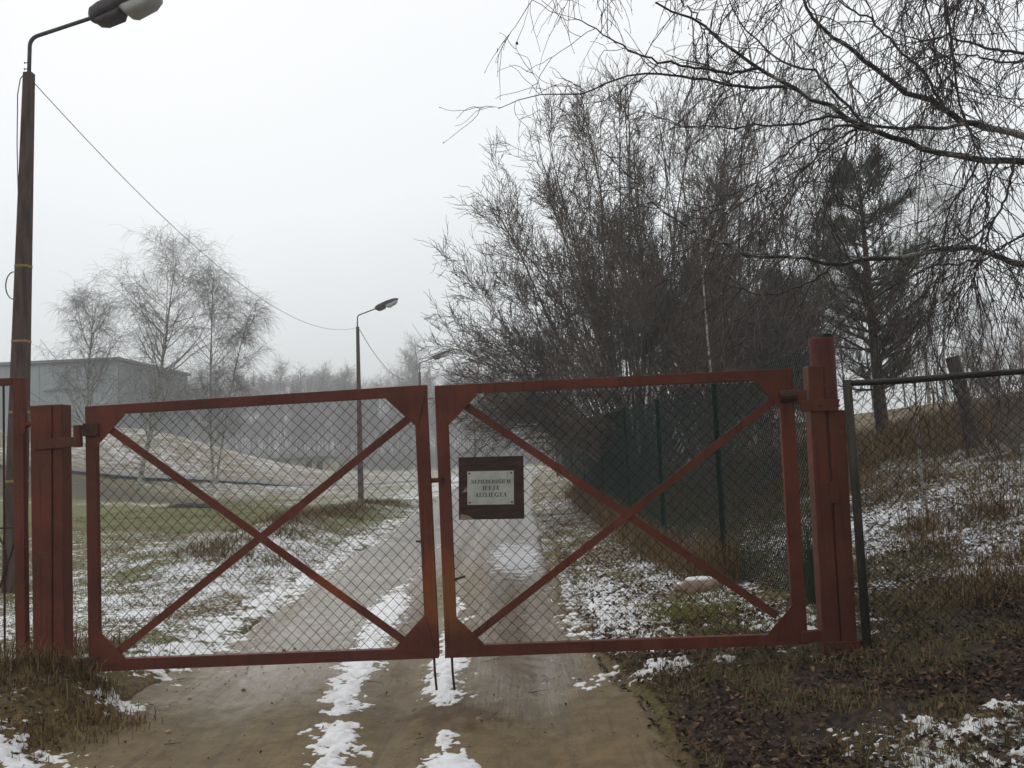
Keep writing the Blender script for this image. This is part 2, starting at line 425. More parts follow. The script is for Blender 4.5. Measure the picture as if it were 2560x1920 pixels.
M['hallwall'] = simple('grey_sheet_wall', (0.265, 0.295, 0.305), (0.31, 0.34, 0.35), 0.8, 0.7, 0.1, (6, 6, 0.4))
M['halldark'] = simple('dark_grey_sheet', (0.16, 0.17, 0.175), (0.19, 0.2, 0.205), 0.8, 0.7, 0.1)
M['halldoor'] = simple('grey_sheet_door', (0.25, 0.28, 0.285), (0.29, 0.32, 0.325), 0.9, 0.7, 0.1)
M['beige'] = simple('beige_render', (0.30, 0.27, 0.22), (0.38, 0.35, 0.28), 1.2, 0.85, 0.2)
M['hedge'] = simple('dark_shed_board', (0.05, 0.048, 0.045), (0.08, 0.075, 0.07), 2, 0.85, 0.3, (5, 5, 0.3))
def drop_mat():
    n = NT('water_drop'); n.b.inputs['Transmission Weight'].default_value = 0.6
    return n.out((0.95, 0.95, 0.95), 0.03, 0.6)
M['drop'] = drop_mat()

# ------------------------------------------------------------------ terrain
ctrl = []
def cp(px, py, d): ctrl.append(P(px, py, d))
for a in [(53, 668, 5.75), (845, 652, 5.45), (0, 768, 4.0), (1024, 768, 3.5), (435, 690, 5.6), (300, 690, 5.6), (560, 690, 5.6),
          (720, 585, 9.1), (657, 558, 11.6), (640, 650, 6.3),
          (1000, 570, 7.5), (1000, 510, 9.6), (1000, 455, 12.5), (1000, 414, 15.5), (1000, 398, 19),
          (870, 565, 7.8), (870, 505, 11), (873, 448, 19), (873, 422, 26), (760, 520, 13), (760, 472, 18), (680, 482, 20), (600, 510, 20),
          (100, 625, 8), (100, 562, 12.5), (200, 522, 20), (20, 592, 10.7), (361, 500, 32), (137, 491, 44), (60, 500, 30), (200, 503, 32), (290, 506, 28),
          (0, 463, 42), (93, 471.5, 45), (185, 477.5, 49), (278, 483.5, 53), (393, 483, 57),
          (0, 452, 50), (60, 431, 58), (134, 429, 58), (200, 446, 58), (250, 465, 58), (296, 478, 60), (0, 429, 60),
          (300, 474, 85), (420, 473, 85), (526, 469, 54)]: cp(*a)
ctrl += [np.array(p, float) for p in [(-1, 3, 0), (-1, 0, 0), (-1, 9, 0), (-1, 14, 0.0), (-1, 20, 0.02), (-1, 27, .05), (-1, 36, .12), (-1, 45, .18), (4, 40, .9), (12, 40, 2.0), (2, 70, -.4), (20, 70, 1.4),
    (-6, -6, 0), (6, -6, .3), (0, -30, 0), (-40, -10, .5), (40, -10, 2), (22, 12, 2.6), (25, 25, 3), (-30, 15, .6), (-25, 5, .3), (-34, 80, 3.6), (-60, 70, 4), (-80, 30, 2.5),
    (0, 140, -.9), (-60, 140, .6), (60, 140, 2.5), (0, 260, -1), (200, 200, 2), (-200, 200, 2), (200, -100, 2), (-200, -100, 2), (0, -260, 0), (260, 40, 2), (-260, 40, 2)]]
ctrl = np.array(ctrl)
def _phi(r2): return np.where(r2 > 1e-9, 0.5 * r2 * np.log(np.maximum(r2, 1e-9)), 0)
_S = 10.0
_xy = ctrl[:, :2] / _S
_n = len(ctrl)
_A = np.zeros((_n + 3, _n + 3))
_A[:_n, :_n] = _phi(((_xy[:, None] - _xy[None]) ** 2).sum(-1)) + np.eye(_n) * 0.02
_A[:_n, _n] = 1; _A[:_n, _n + 1:] = _xy
_A[_n:, :_n] = _A[:_n, _n:].T
_W = np.linalg.solve(_A, np.concatenate([ctrl[:, 2], [0, 0, 0]]))
def tps(x, y):
    x = np.asarray(x, float).ravel(); y = np.asarray(y, float).ravel()
    out = np.empty(len(x))
    for s in range(0, len(x), 40000):
        p = np.stack([x[s:s + 40000], y[s:s + 40000]], 1) / _S
        out[s:s + 40000] = _phi(((p[:, None] - _xy[None]) ** 2).sum(-1)) @ _W[:_n] + _W[_n] + p @ _W[_n + 1:]
    return out
def road_edges(y):
    y = np.asarray(y, float)
    l = -2.55 + 0.10 * (vnoise(y * 0.8, y * 0 + 3, 5) - 0.5) - 0.15 * sst(6.3, 4.5, y) + 0.2 * sst(20, 40, y)
    r = 0.5 + 0.12 * (vnoise(y * 0.9, y * 0 + 7, 6) - 0.5) + 0.28 * sst(6.6, 4.8, y) - 0.1 * sst(7, 14, y) + 0.45 * sst(20, 50, y)
    return l, r
def road_in(x, y):                              # metres inside the road (negative outside)
    l, r = road_edges(y)
    return np.minimum(x - l, r - x)
def terrain(x, y, micro=True):
    sh = np.shape(x)
    x = np.asarray(x, float).ravel(); y = np.asarray(y, float).ravel()
    z = tps(x, y)
    z = z + 0.22 * np.exp(-((x + 4.1) / 0.75) ** 2) * sst(10, 14, y) * sst(30, 22, y)       # bank along the road
    z = z + 0.16 * np.exp(-((x + 3.9) / 0.9) ** 2 - ((y - 15.5) / 2.2) ** 2)
    ri = road_in(x, y)
    on = sst(-0.35, 0.25, ri) * sst(60, 50, y)
    z = z * (1 - on) + on * (0.12 * sst(20, 50, y))
    if micro:
        out = 1 - sst(-0.1, 0.3, ri)
        z = z + out * (0.10 * (fbm(x, y, 0.7, 3, 11) - 0.5) + 0.05 * (fbm(x, y, 4.5, 3, 21) - 0.5) + (0.022 + 0.02 * (x > .6)) * (fbm(x, y, 22, 2, 31) - 0.5))
    return z.reshape(sh)
def ground_z(x, y): return float(terrain(np.array([x]), np.array([y]))[0])

def snow_field(x, y):
    """how much old snow lies on the grass: 0 none .. 1 closed"""
    s = 0.42 + 0.25 * (fbm(x, y, 0.35, 3, 41) - 0.5)
    ri = road_in(x, y)
    left = x < -1
    s = np.where(left, s + 0.20 * np.exp(-((ri + 1.3) / 1.7) ** 2) * sst(4.8, 6.5, y), s)
    s = np.where(left, s - 0.34 * sst(16, 20, y) * sst(29, 25, y) * sst(-3.6, -5, x), s)                      # green strip
    s = np.where(left, s - 0.4 * sst(28, 32, y) * sst(46, 42, y) * sst(-8, -11, x), s)                        # dark bank below the path
    s = np.where(left, s + 0.07 * sst(44, 50, y), s)
    s = np.where(left, s - 0.32 * np.exp(-((x + 3.7) / 0.6) ** 2) * sst(13, 17, y) * sst(27, 23, y), s)
    s = np.where(left & (y < 6.2), s - 0.2, s)
    s = np.where(~left, s + 0.05 + 0.14 * sst(2.6, 4, x) * sst(6.5, 7.2, y) * sst(12.5, 10, y), s)
    s = np.where(~left, s - 0.24 * sst(12, 15, y) * sst(2.2, 3, x), s)
    s = np.where(~left, s - 0.5 * sst(6.9, 6.0, y) * sst(3.9, 4.6, y), s)                                       # bare strip by the fence
    s = np.where(~left, s - 0.5 * sst(1.55, 1.1, x) * sst(4.6, 4.2, y), s)
    s = np.where(~left & (y < 4.6), s + 0.10 * sst(4.6, 4.1, y) * sst(1.2, 1.7, x) - 0.16 * sst(1.6, 1.1, x), s)
    s = np.where(~left, s + 0.12 * sst(0.4, 0.6, x) * sst(2.3, 1.9, x) * sst(6.2, 7, y) * sst(13, 11, y), s)
    s = np.where(~left, s - 0.5 * np.exp(-((x - 1.40) / 0.22) ** 2 - ((y - 7.3) / 0.6) ** 2), s)               # mossy green patch
    return s
def litter_field(x, y):
    l = sst(0.6, 1.0, x) * sst(7.4, 6.2, y) * 0.85
    l = np.maximum(l, 0.55 * sst(2.2, 2.6, x) * sst(26, 12, y))
    l = np.maximum(l, 0.75 * sst(1.9, 2.5, x) * sst(9, 13, y) * sst(40, 25, y) * sst(6.5, 4.5, x))
    l = np.maximum(l, 0.6 * sst(28, 32, y) * sst(46, 42, y) * sst(-8, -11, x))
    l = np.maximum(l, 0.35 * sst(5.0, 4.4, y) * sst(-2.3, -2.7, x))
    return l - 0.5 * np.exp(-((x - 1.40) / 0.25) ** 2 - ((y - 7.3) / 0.7) ** 2)
def green_field(x, y):
    g = 0.35 + 0.16 * (x < -2) + 0.45 * sst(16, 20, y) * sst(40, 30, y) * (x < -3) + 0.9 * np.exp(-((x - 1.40) / 0.25) ** 2 - ((y - 7.3) / 0.7) ** 2)
    g = g - 0.45 * (x < -2) * sst(6.6, 5.8, y)
    g = g - 0.45 * (x < -8) * 0.5 * sst(44, 50, y) + 0.25 * sst(64, 74, y) - 0.3 * sst(2.2, 4, x) * sst(8, 13, y)
    return g

ang = np.concatenate([np.linspace(-180, -42, 70)[:-1], np.linspace(-42, 42, 900), np.linspace(42, 180, 70)[1:-1]])
ang = np.radians(ang)
rad = [0.4]
while rad[-1] < 255: rad.append(rad[-1] * (1.03 if rad[-1] < 3 else 1.0065 if rad[-1] < 30 else 1.012) + (0.0 if rad[-1] > 3 else 0.02))
rad = np.array(rad)
NA, NR = len(ang), len(rad)
gx = rad[:, None] * np.sin(ang)[None]; gy = rad[:, None] * np.cos(ang)[None]
gz = terrain(gx, gy)
gz -= 0.07 * sst(0.02, 0.16, road_in(gx, gy)) * sst(58, 50, gy) * sst(0.5, 2.5, gy)
idx = np.arange(NA * NR).reshape(NR, NA)
nxt = np.roll(idx, -1, axis=1)
quads = np.stack([idx[:-1], nxt[:-1], nxt[1:], idx[1:]], -1).reshape(-1, 4)[:, ::-1]
g = mesh_np('ground', np.stack([gx, gy, gz], -1), [quads, idx[0][None, :]], M['ground'], smooth=True,
            attrs={'snow': snow_field(gx, gy).ravel(), 'litter': litter_field(gx, gy).ravel(), 'green': green_field(gx, gy).ravel()})
tag(g, kind='structure')

# road: its own slightly rutted sheet whose edges dive under the verges
ry = [1.5]
while ry[-1] < 57: ry.append(ry[-1] + max(0.02, ry[-1] * 0.0045))
ry = np.array(ry)
u = np.linspace(0, 1, 190)
el, er = road_edges(ry)
el, er = el - 0.3, er + 0.3
rx = el[:, None] + (er - el)[:, None] * u[None]
ryy = np.repeat(ry[:, None], len(u), 1)
def rut(x, y):
    c = 0.06 * (vnoise(y * 0.5, y * 0, 71) - 0.5)
    return -0.036 * (np.exp(-((x + 1.85 - c) / 0.2) ** 2) + np.exp(-((x + 0.80 - c) / 0.13) ** 2) + np.exp(-((x - 0.05 - c) / 0.2) ** 2))
def road_z(x, y):
    z = terrain(x, y, False) + rut(x, y) + 0.03 * (fbm(x, y, 1.3, 3, 51) - 0.5) + 0.014 * (fbm(x, y, 9, 3, 61) - 0.5)
    ri = road_in(x, y) + 0.14 * (fbm(x, y, 5, 3, 63) - 0.5)
    return z + 0.01 - 0.11 * sst(0.12, -0.14, ri) - 0.05 * sst(0.3, 2.0, -ri)
rz = road_z(rx, ryy)
wet = 0.32 + 0.6 * np.exp(-((rx + 1.75) / 0.55) ** 2) * sst(4.4, 7.5, ryy) + 0.6 * np.exp(-((rx - 0.0) / 0.35) ** 2) * sst(3.6, 6.8, ryy) + 0.2 * sst(9, 14, ryy) + 0.15 * sst(4.8, 7.5, ryy) - 0.15 * sst(5.6, 4.2, ryy)
slush = 0.1 + 0.62 * np.exp(-((rx + 0.05) / 0.5) ** 2 - ((ryy - 12.6) / 2.6) ** 2) + 0.25 * sst(14, 20, ryy) + 0.1 * np.exp(-((rx + 1.9) / 0.3) ** 2 - ((ryy - 5.4) / .35) ** 2)
ii = np.arange(rx.size).reshape(rx.shape)
rq = np.stack([ii[:-1, :-1], ii[:-1, 1:], ii[1:, 1:], ii[1:, :-1]], -1).reshape(-1, 4)
tag(mesh_np('road', np.stack([rx, ryy, rz], -1), rq, M['road'], smooth=True, attrs={'wet': wet.ravel(), 'slush': slush.ravel()}), kind='structure')

# snow lying on the road and its verges: real thin drifts, only where they stand above the ground
def snow_mask(x, y):
    nz = fbm(x, y, 7, 4, 81, 0.6) - 0.5
    nf = fbm(x, y, 28, 3, 87, 0.6) - 0.5
    w1 = 0.09 + 0.05 * sst(6, 9, y); c1 = np.interp(y, [3, 4.6, 5.6, 6.8, 9.4, 13, 20], [-.9, -1.0, -1.13, -1.22, -1.33, -1.3, -1.25])
    c2 = np.interp(y, [3, 4.3, 5.2, 6.8, 9.4, 14], [-.30, -.36, -.5, -.55, -.66, -.7])
    a = (w1 - np.abs(x - c1)) / 0.10 + 0.3 - 1.8 * np.exp(-((y - 5.2) / 0.07) ** 2) - 2.2 * sst(8.8, 11, y)
    w2 = np.interp(y, [3, 4.25, 4.6, 4.8, 5.0, 5.25, 5.5, 6.4, 7.5, 9], [.16, .12, .05, .02, -.08, -.1, .10, .10, .07, .03])
    b = (w2 - np.abs(x - c2)) / 0.09 + 0.2 - 2.2 * sst(8.5, 10, y)
    l, r = road_edges(y)
    wl = 0.13 + 0.22 * (fbm(y, y * 0, 0.6, 2, 93) - 0.5)
    c = (wl - np.abs(x - (l - 0.12))) / 0.25 - 2 * sst(6.2, 5.8, y) - 0.6 * sst(15, 25, y)
    d = (0.32 - np.abs(x - (r + 0.36))) / 0.35 - 0.1 - 2 * sst(6.3, 6.0, y) - 1.5 * sst(9.5, 12, y)
    e = 1 - np.sqrt(((x - 2.0) / 0.42) ** 2 + ((y - 6.55) / 0.55) ** 2) - .1
    f_ = 1 - np.sqrt(((x + 2.55) / 0.16) ** 2 + ((y - 5.62) / 0.10) ** 2) * 1.0
    g_ = 1 - np.sqrt(((x - .85) / 0.28) ** 2 + ((y - 5.75) / 0.12) ** 2)
    h_ = np.maximum(1 - np.sqrt(((x + 2.33) / 0.2) ** 2 + ((y - 4.22) / 0.13) ** 2), 1 - np.sqrt(((x + 2.62) / 0.22) ** 2 + ((y - 4.62) / 0.13) ** 2)) + .1
    k_ = (0.22 * sst(4.25, 3.9, y) * sst(1.25, 1.75, x) - 0.2 - 1.5 * sst(1.5, 1.1, x) - 2 * sst(4.2, 4.5, y) + 1.7 * (fbm(x, y, 2.6, 3, 99) - .5))
    mk = np.maximum.reduce([a, b, c, d, e, f_ * .8, g_ * .7, h_ * .7, k_])
    return np.minimum(mk, 1.15) + 2.8 * nz + 2.8 * nf
sy = [3.2]
while sy[-1] < 26: sy.append(sy[-1] + max(0.014, sy[-1] * 0.0032))
sy = np.array(sy); sx = np.arange(-3.5, 3.0, 0.014)
SX, SY = np.meshgrid(sx, sy)
mk = snow_mask(SX, SY)
base = np.where(road_in(SX, SY) > 0.0, road_z(SX, SY), terrain(SX, SY))
base = np.maximum(base, np.where(np.abs(road_in(SX, SY)) < 0.25, np.maximum(road_z(SX, SY), terrain(SX, SY) - 0.07 * sst(0.02, 0.16, road_in(SX, SY))), -9))
SZ = base + np.clip(mk, -0.3, 1.3) * 0.015 - 0.003 + 0.008 * (fbm(SX, SY, 14, 3, 97) - 0.5)
keep = mk > -0.15
si = np.arange(SX.size).reshape(SX.shape)
kq = keep[:-1, :-1] | keep[:-1, 1:] | keep[1:, 1:] | keep[1:, :-1]
sq = np.stack([si[:-1, :-1], si[:-1, 1:], si[1:, 1:], si[1:, :-1]], -1)[kq]
us, inv = np.unique(sq.ravel(), return_inverse=True)
V = np.stack([SX, SY, SZ], -1).reshape(-1, 3)[us]
tag(mesh_np('snow', V, inv.reshape(-1, 4), M['snow'], smooth=True, attrs={'thin': (1 - np.clip(mk, -.15, .75) / .75).ravel()[us] * .9}), 'patches of old snow on the muddy road and its verges', 'snow', kind='stuff')

# asphalt path across the lawn
pth = np.array([P(-60, 460.5, 40), P(0, 464, 42), P(93, 472.5, 45), P(185, 478.5, 49), P(278, 484, 53), P(393, 483.5, 57), P(440, 479, 58)])
t = np.linspace(0, 1, 160); tt = np.linspace(0, 1, len(pth))
pc = np.stack([np.interp(t, tt, pth[:, k]) for k in range(2)], 1)
for _ in range(30): pc[1:-1] = (pc[:-2] + pc[1:-1] * 2 + pc[2:]) / 4
tn = np.gradient(pc, axis=0); tn /= np.linalg.norm(tn, axis=1)[:, None]
nn = np.stack([-tn[:, 1], tn[:, 0]], 1)
rows = []
for k in (-1, -.6, -.2, .2, .6, 1):
    q = pc + nn * k * 1.0
    rows.append(np.stack([q[:, 0], q[:, 1], tps(pc[:, 0], pc[:, 1]) + (0.10 if abs(k) < 1 else -0.1)], 1))
rows = np.array(rows).transpose(1, 0, 2)
ii = np.arange(rows.shape[0] * 6).reshape(-1, 6)
tag(mesh_np('path', rows, np.stack([ii[:-1, :-1], ii[:-1, 1:], ii[1:, 1:], ii[1:, :-1]], -1).reshape(-1, 4), M['path']), kind='structure')

# ------------------------------------------------------------------ double gate
# each leaf stands in its own upright plane; points are given on that plane
class Plane:
    def __init__(s, pl, dl, pr, dr):
        a, b = P(*pl, dl), P(*pr, dr)
        s.a = a; t = b - a; t[2] = 0; s.t = t / np.linalg.norm(t)
        s.n = np.array([s.t[1], -s.t[0], 0])     # towards the camera
    def at(s, p, off=0.0):
        v = ray(*p)
        k = (s.a - cam_pos).dot(s.n) / v.dot(s.n)
        return cam_pos + v * k + s.n * off
def quad_bar(mb, pl, corners, front, depth):
    mb.prism([pl.at(c, front) for c in corners], -pl.n * depth)
def lerp(a, b, t): return (a[0] + (b[0] - a[0]) * t, a[1] + (b[1] - a[1]) * t)
def mesh_wires(pl, poly, pitch, wire_r, off, seed, sag=0.0):
    """diamond mesh clipped to a polygon given in plane points; every wire a thin three sided rod with small bends at the knots"""
    rs = np.random.default_rng(seed)
    pts = np.array([pl.at(p, off) for p in poly])
    o = pts[0]; T = pl.t; Z = np.array([0, 0, 1.0])
    uv = np.stack([(pts - o) @ T, (pts - o) @ Z], 1)
    lo_, hi_ = uv.min(0) - .1, uv.max(0) + .1
    vs, fs = [], []
    def inside_clip(a, b):
        ts = []
        d = b - a
        for i in range(len(uv)):
            p, q = uv[i], uv[(i + 1) % len(uv)]
            e = q - p; den = d[0] * e[1] - d[1] * e[0]
            if abs(den) < 1e-12: continue
            tt_ = ((p[0] - a[0]) * e[1] - (p[1] - a[1]) * e[0]) / den
            ss_ = ((p[0] - a[0]) * d[1] - (p[1] - a[1]) * d[0]) / den
            if 0 <= ss_ <= 1: ts.append(tt_)
        return (min(ts), max(ts)) if len(ts) >= 2 else None
    W_, H_ = hi_ - lo_
    for s in (1, -1):
        c = lo_[0] - H_ - pitch
        k = 0
        while c < hi_[0] + H_ + pitch:
            a = np.array([c, lo_[1]]); b = np.array([c + s * H_, hi_[1]])
            r = inside_clip(a, b)
            if r and r[1] > r[0]:
                p0, p1 = a + (b - a) * r[0], a + (b - a) * r[1]
                n = max(2, int(np.hypot(*(p1 - p0)) / (pitch * 0.7071)))
                tt_ = np.linspace(0, 1, n + 1)
                q = p0 + (p1 - p0) * tt_[:, None]
                # shared warp so crossing wires keep meeting at their knots
                q = q + 0.016 * np.stack([fbm(q[:, 0], q[:, 1], 2.5, 2, seed) - .5, fbm(q[:, 0] + 9, q[:, 1], 2.5, 2, seed + 3) - .5], 1)
                dep = s * 0.0025 + 0.012 * (fbm(q[:, 0], q[:, 1], 1.6, 2, seed + 7) - .5)
                X = o + q[:, :1] * T + q[:, 1:] * Z + pl.n * dep[:, None]
                base_ = len(vs) and sum(len(v) for v in vs)
                e1 = np.cross(X[1] - X[0], pl.n); e1 /= np.linalg.norm(e1)
                ring = np.stack([X + wire_r * (math.cos(h) * e1 + math.sin(h) * pl.n) for h in (0.5, 2.6, 4.7)], 1)
                vs.append(ring.reshape(-1, 3))
                i = np.arange((n + 1) * 3).reshape(-1, 3) + base_
                fs.append(np.stack([i[:-1], np.roll(i, -1, 1)[:-1], np.roll(i, -1, 1)[1:], i[1:]], -1).reshape(-1, 4))
            c += pitch; k += 1
    return np.concatenate(vs), np.concatenate(fs)
def gate_leaf(pl, TL, TR, BR, BL, bars, gussets, diags, label, seed):
    base = pl.at(lerp(BL, BR, .5)); base[2] -= 0.18
    root = empty('gate_leaf', base, label, 'gate')
    tb, bb, ls, rs_ = bars                        # bar widths in frame pixels
    itl = (TL[0], TL[1] + tb[0]); itr = (TR[0], TR[1] + tb[1]); ibl = (BL[0], BL[1] - bb[0]); ibr = (BR[0], BR[1] - bb[1])
    mb = MB(); quad_bar(mb, pl, [BL, BR, ibr, ibl], 0, 0.05); quad_bar(mb, pl, [itl, itr, TR, TL], 0, 0.05)
    for k, wdt in ((0, ls), (1, rs_)):
        a0, a1 = (ibl, itl) if k == 0 else (ibr, itr)
        sgn = 1 if k == 0 else -1
        t0 = lerp(ibl, ibr, 0 if k == 0 else 1); u_ = ((ibr[0] - ibl[0]) / 345, (ibr[1] - ibl[1]) / 345)
        b0 = (a0[0] + sgn * wdt * u_[0], a0[1] + sgn * wdt * u_[1]); b1 = (a1[0] + sgn * wdt * u_[0], a1[1] + sgn * wdt * u_[1])
        quad_bar(mb, pl, [a0, b0, b1, a1] if k == 0 else [b0, a0, a1, b1], -0.003, 0.044)
    mb.build('frame', M['red'], root, 0.003)
    for c, e1, e2 in gussets:
        m_ = MB(); quad_bar(m_, pl, [c, e1, e2], 0.0035, 0.006); m_.build('gusset', M['red'], root, 0.001)
    for n_, (p, q, hw) in enumerate(diags):
        dx, dy = q[0] - p[0], q[1] - p[1]; L = math.hypot(dx, dy); ox, oy = -dy / L * hw, dx / L * hw
        m_ = MB(); quad_bar(m_, pl, [(p[0] + ox, p[1] + oy), (q[0] + ox, q[1] + oy), (q[0] - ox, q[1] - oy), (p[0] - ox, p[1] - oy)], -0.008 - 0.0075 * n_, 0.0065)
        m_.build('brace', M['red'], root, 0.001)
    v, f = mesh_wires(pl, [(BL[0] + ls, BL[1] - bb[0] + 1), (BR[0] - rs_, BR[1] - bb[1] + 1), (TR[0] - rs_, TR[1] + tb[1] - 1), (TL[0] + ls, TL[1] + tb[0] - 1)], 0.0775, 0.0018, -0.031, seed)
    mesh_np('wire_mesh', v, f, M['wire'], root)
    return root
plL = Plane(dd(190, 1452), 5.76, dd(947, 1422), 5.60)
plR = Plane(dd(961, 1422), 5.60, dd(1745, 1392), 5.52)
leafL = gate_leaf(plL, dd(183, 878), dd(921, 831), dd(947, 1422), dd(190, 1452), ((9.3, 11), (12.2, 10.6), 10.4, 12.6),
    [(q3(372, 97), q3(417, 272), q3(542, 132)), (q3(1846, 6), q3(1664, 62), q3(1802, 188)), (q3(380, 1238), q3(548, 1190), q3(417, 1052)), (q3(1890, 1180), q3(1836, 998), q3(1703, 1147))],
    [(q3(465, 190), q3(1760, 1122), 3.9), (q3(495, 1168), q3(1775, 140), 3.9)], 'red steel gate leaf with wire mesh and no sign, left of the gap', 301)
leafR = gate_leaf(plR, dd(939, 833), dd(1713, 795), dd(1745, 1392), dd(961, 1422), ((9.5, 10.5), (12, 11), 11.6, 13.5),
    [(q3(1879, 8), q3(1934, 184), q3(2064, 45)), (q4(1214, -68), q4(1045, -15), q4(1172, 124)), (q3(1922, 1186), q3(2100, 1134), q3(1960, 998)), (q4(1276, 1122), q4(1232, 930), q4(1104, 1080))],
    [(q3(2035, 1098), q4(1135, 68), 3.9), (q3(2005, 90), q4(1150, 1005), 3.9)], 'red steel gate leaf carrying the wooden notice board', 302)
# latch, drop bolts, handles, droplets
def pix_tube(pl, pts, r, off, n=8):
    mb = MB(); mb.tube([pl.at(p, off) for p in pts], r, n); return mb
pix_tube(plL, [(431, 480.5), (445, 479.8)], 0.016, -0.02).build('latch', M['red'], leafL, smooth=True)
mb = MB(); quad_bar(mb, plL, [(440.5, 484), (443, 484), (443, 476.5), (440.5, 476.5)], 0.004, 0.03); mb.build('latch_keeper', M['rust'], leafL)
for pl, root, x0, x1 in ((plL, leafL, 434.3, 436.2), (plR, leafR, 452.2, 454.2)):
    pix_tube(pl, [(x0 - .8, 655), (x0, 672), (x1, 691)], 0.0075, -0.02).build('drop_bolt', M['rust'], root, smooth=True)
pix_tube(plR, [(454.5, 580), (465, 576.6)], 0.007, -0.015).build('handle', M['rust'], root, smooth=True)
pix_tube(plL, [(415.5, 541.6), (424, 541.9)], 0.007, -0.015).build('handle', M['rust'], leafL, smooth=True)
def drops(pl, a, b, n, seed, off=-0.02):
    rs = random.Random(seed); vs, fs = [], []
    for i in range(n):
        t_ = (i + 0.5 + rs.uniform(-.35, .35)) / n
        c = pl.at(lerp(a, b, t_), off); r = rs.uniform(0.0028, 0.0048); bse = len(vs)
        for j in range(5):
            th = math.pi * j / 4
            for k in range(6):
                ph = 2 * math.pi * k / 6
                vs.append((c[0] + r * math.sin(th) * math.cos(ph), c[1] + r * math.sin(th) * math.sin(ph), c[2] - r * 0.8 + r * 1.35 * math.cos(th)))
        fs += [(bse + j * 6 + k, bse + j * 6 + (k + 1) % 6, bse + (j + 1) * 6 + (k + 1) % 6, bse + (j + 1) * 6 + k) for j in range(4) for k in range(6)]
    return np.array(vs), np.array(fs)
v, f = drops(plR, (535, 392.3), (775, 380), 44, 4)
tag(mesh_np('water_drops', v, f, M['drop'], leafR, smooth=True), kind='stuff')

# ---- gate posts
def post_box(mb, pl, bl, br, tr, tl, off, depth): quad_bar(mb, pl, [bl, br, tr, tl], off, depth)
pL = empty('gate_post', P(53, 668, 5.78), 'red gate post of two joined steel channels at the left end of the gate', 'gate post')
mb = MB(); post_box(mb, plL, (36, 676), (54.4, 675), (54, 404.6), (32.4, 406), 0.03, 0.12); mb.build('channel', M['red'], pL, 0.006)
mb = MB(); post_box(mb, plL, (55.2, 675), (66.5, 674), (64.0, 404.2), (54.6, 404.6), 0.024, 0.11); mb.build('channel', M['red'], pL, 0.006)
mb = MB(); post_box(mb, plL, (53.4, 670), (56.4, 670), (55.6, 407), (53, 407), 0.01, 0.08); mb.build('seam_weld', M['rust'], pL)
hg = MB(); post_box(hg, plL, (38, 450), (80, 446.6), (80, 436.6), (38, 439.6), 0.042, 0.012); h = hg.build('hinge_arm', M['red'], pL, 0.003)
pix_tube(plL, [(80, 447), (79.6, 425.4)], 0.028, 0.02, 12).build('hinge_pin', M['red'], h, smooth=False)
hg = MB(); post_box(hg, plL, (84.5, 436.5), (99.5, 436), (99, 423), (84, 423.5), 0.02, 0.03); hg.build('hinge_lug', M['rust'], leafL, 0.003)
hg = MB(); post_box(hg, plL, (79, 670), (99, 669), (99, 657), (79, 658), 0.02, 0.05); hg.build('hinge_lug', M['rust'], leafL, 0.004)
pix_tube(plL, [(69, 664), (84, 663.5)], 0.022, 0.0, 10).build('hinge_arm', M['rust'], pL, smooth=True)

pR = empty('gate_post', P(842, 652, 5.5), 'red gate post with a round pipe top at the right end of the gate', 'gate post')
mb = MB(); mb.tube([plR.at((845.5, 660), -0.07), plR.at((835, 500), -0.07), plR.at((824.6, 337), -0.07)], 0.0785, 28); mb.build('pipe', M['red'], pR, 0.004)
mb = MB(); post_box(mb, plR, (823, 656), (840, 656), (821.2, 366.2), (806.5, 366.2), 0.03, 0.12); mb.build('channel', M['red'], pR, 0.006)
mb = MB(); post_box(mb, plR, (841, 654), (857, 654), (844.5, 410), (827, 410), 0.020, 0.10); mb.build('channel', M['red'], pR, 0.008)
mb = MB(); post_box(mb, plR, (799.5, 412), (835, 411), (838, 399.5), (797.5, 400.5), 0.044, 0.013); cl = mb.build('clamp', M['red'], pR, 0.003)
for bx_ in (818, 836):
    pix_tube(plR, [(bx_, 406), (bx_ + .01, 406.02)], 0.006, 0.05, 6) if False else None
    mbb = MB(); mbb.tube([plR.at((bx_, 406), 0.040), plR.at((bx_, 406), 0.052)], 0.009, 6); mbb.build('bolt', M['rust'], cl)
mb = MB(); post_box(mb, plR, (829, 503), (838, 503), (836.5, 481), (827.5, 481), 0.034, 0.02); mb.build('weld_plate', M['red'], pR, 0.002)
mb = MB(); post_box(mb, plR, (826, 652), (858.5, 651), (857.8, 640), (825.5, 641), 0.042, 0.02); mb.build('base_band', M['red'], pR, 0.003)
mb = MB(); post_box(mb, plR, (795, 403), (806, 402), (806, 390), (795, 391), 0.02, 0.03); mb.build('hinge_arm', M['red'], pR, 0.003)
mb = MB(); mb.tube([plR.at((779, 396.5), -0.0), plR.at((796, 395.5), -0.0)], 0.04, 14); mb.build('hinge_lug', M['rust'], leafR, 0.003)
mb = MB(); post_box(mb, plR, (801, 643), (823, 641), (822, 629), (800, 631), 0.025, 0.04); mb.build('hinge_arm', M['red'], pR, 0.004)

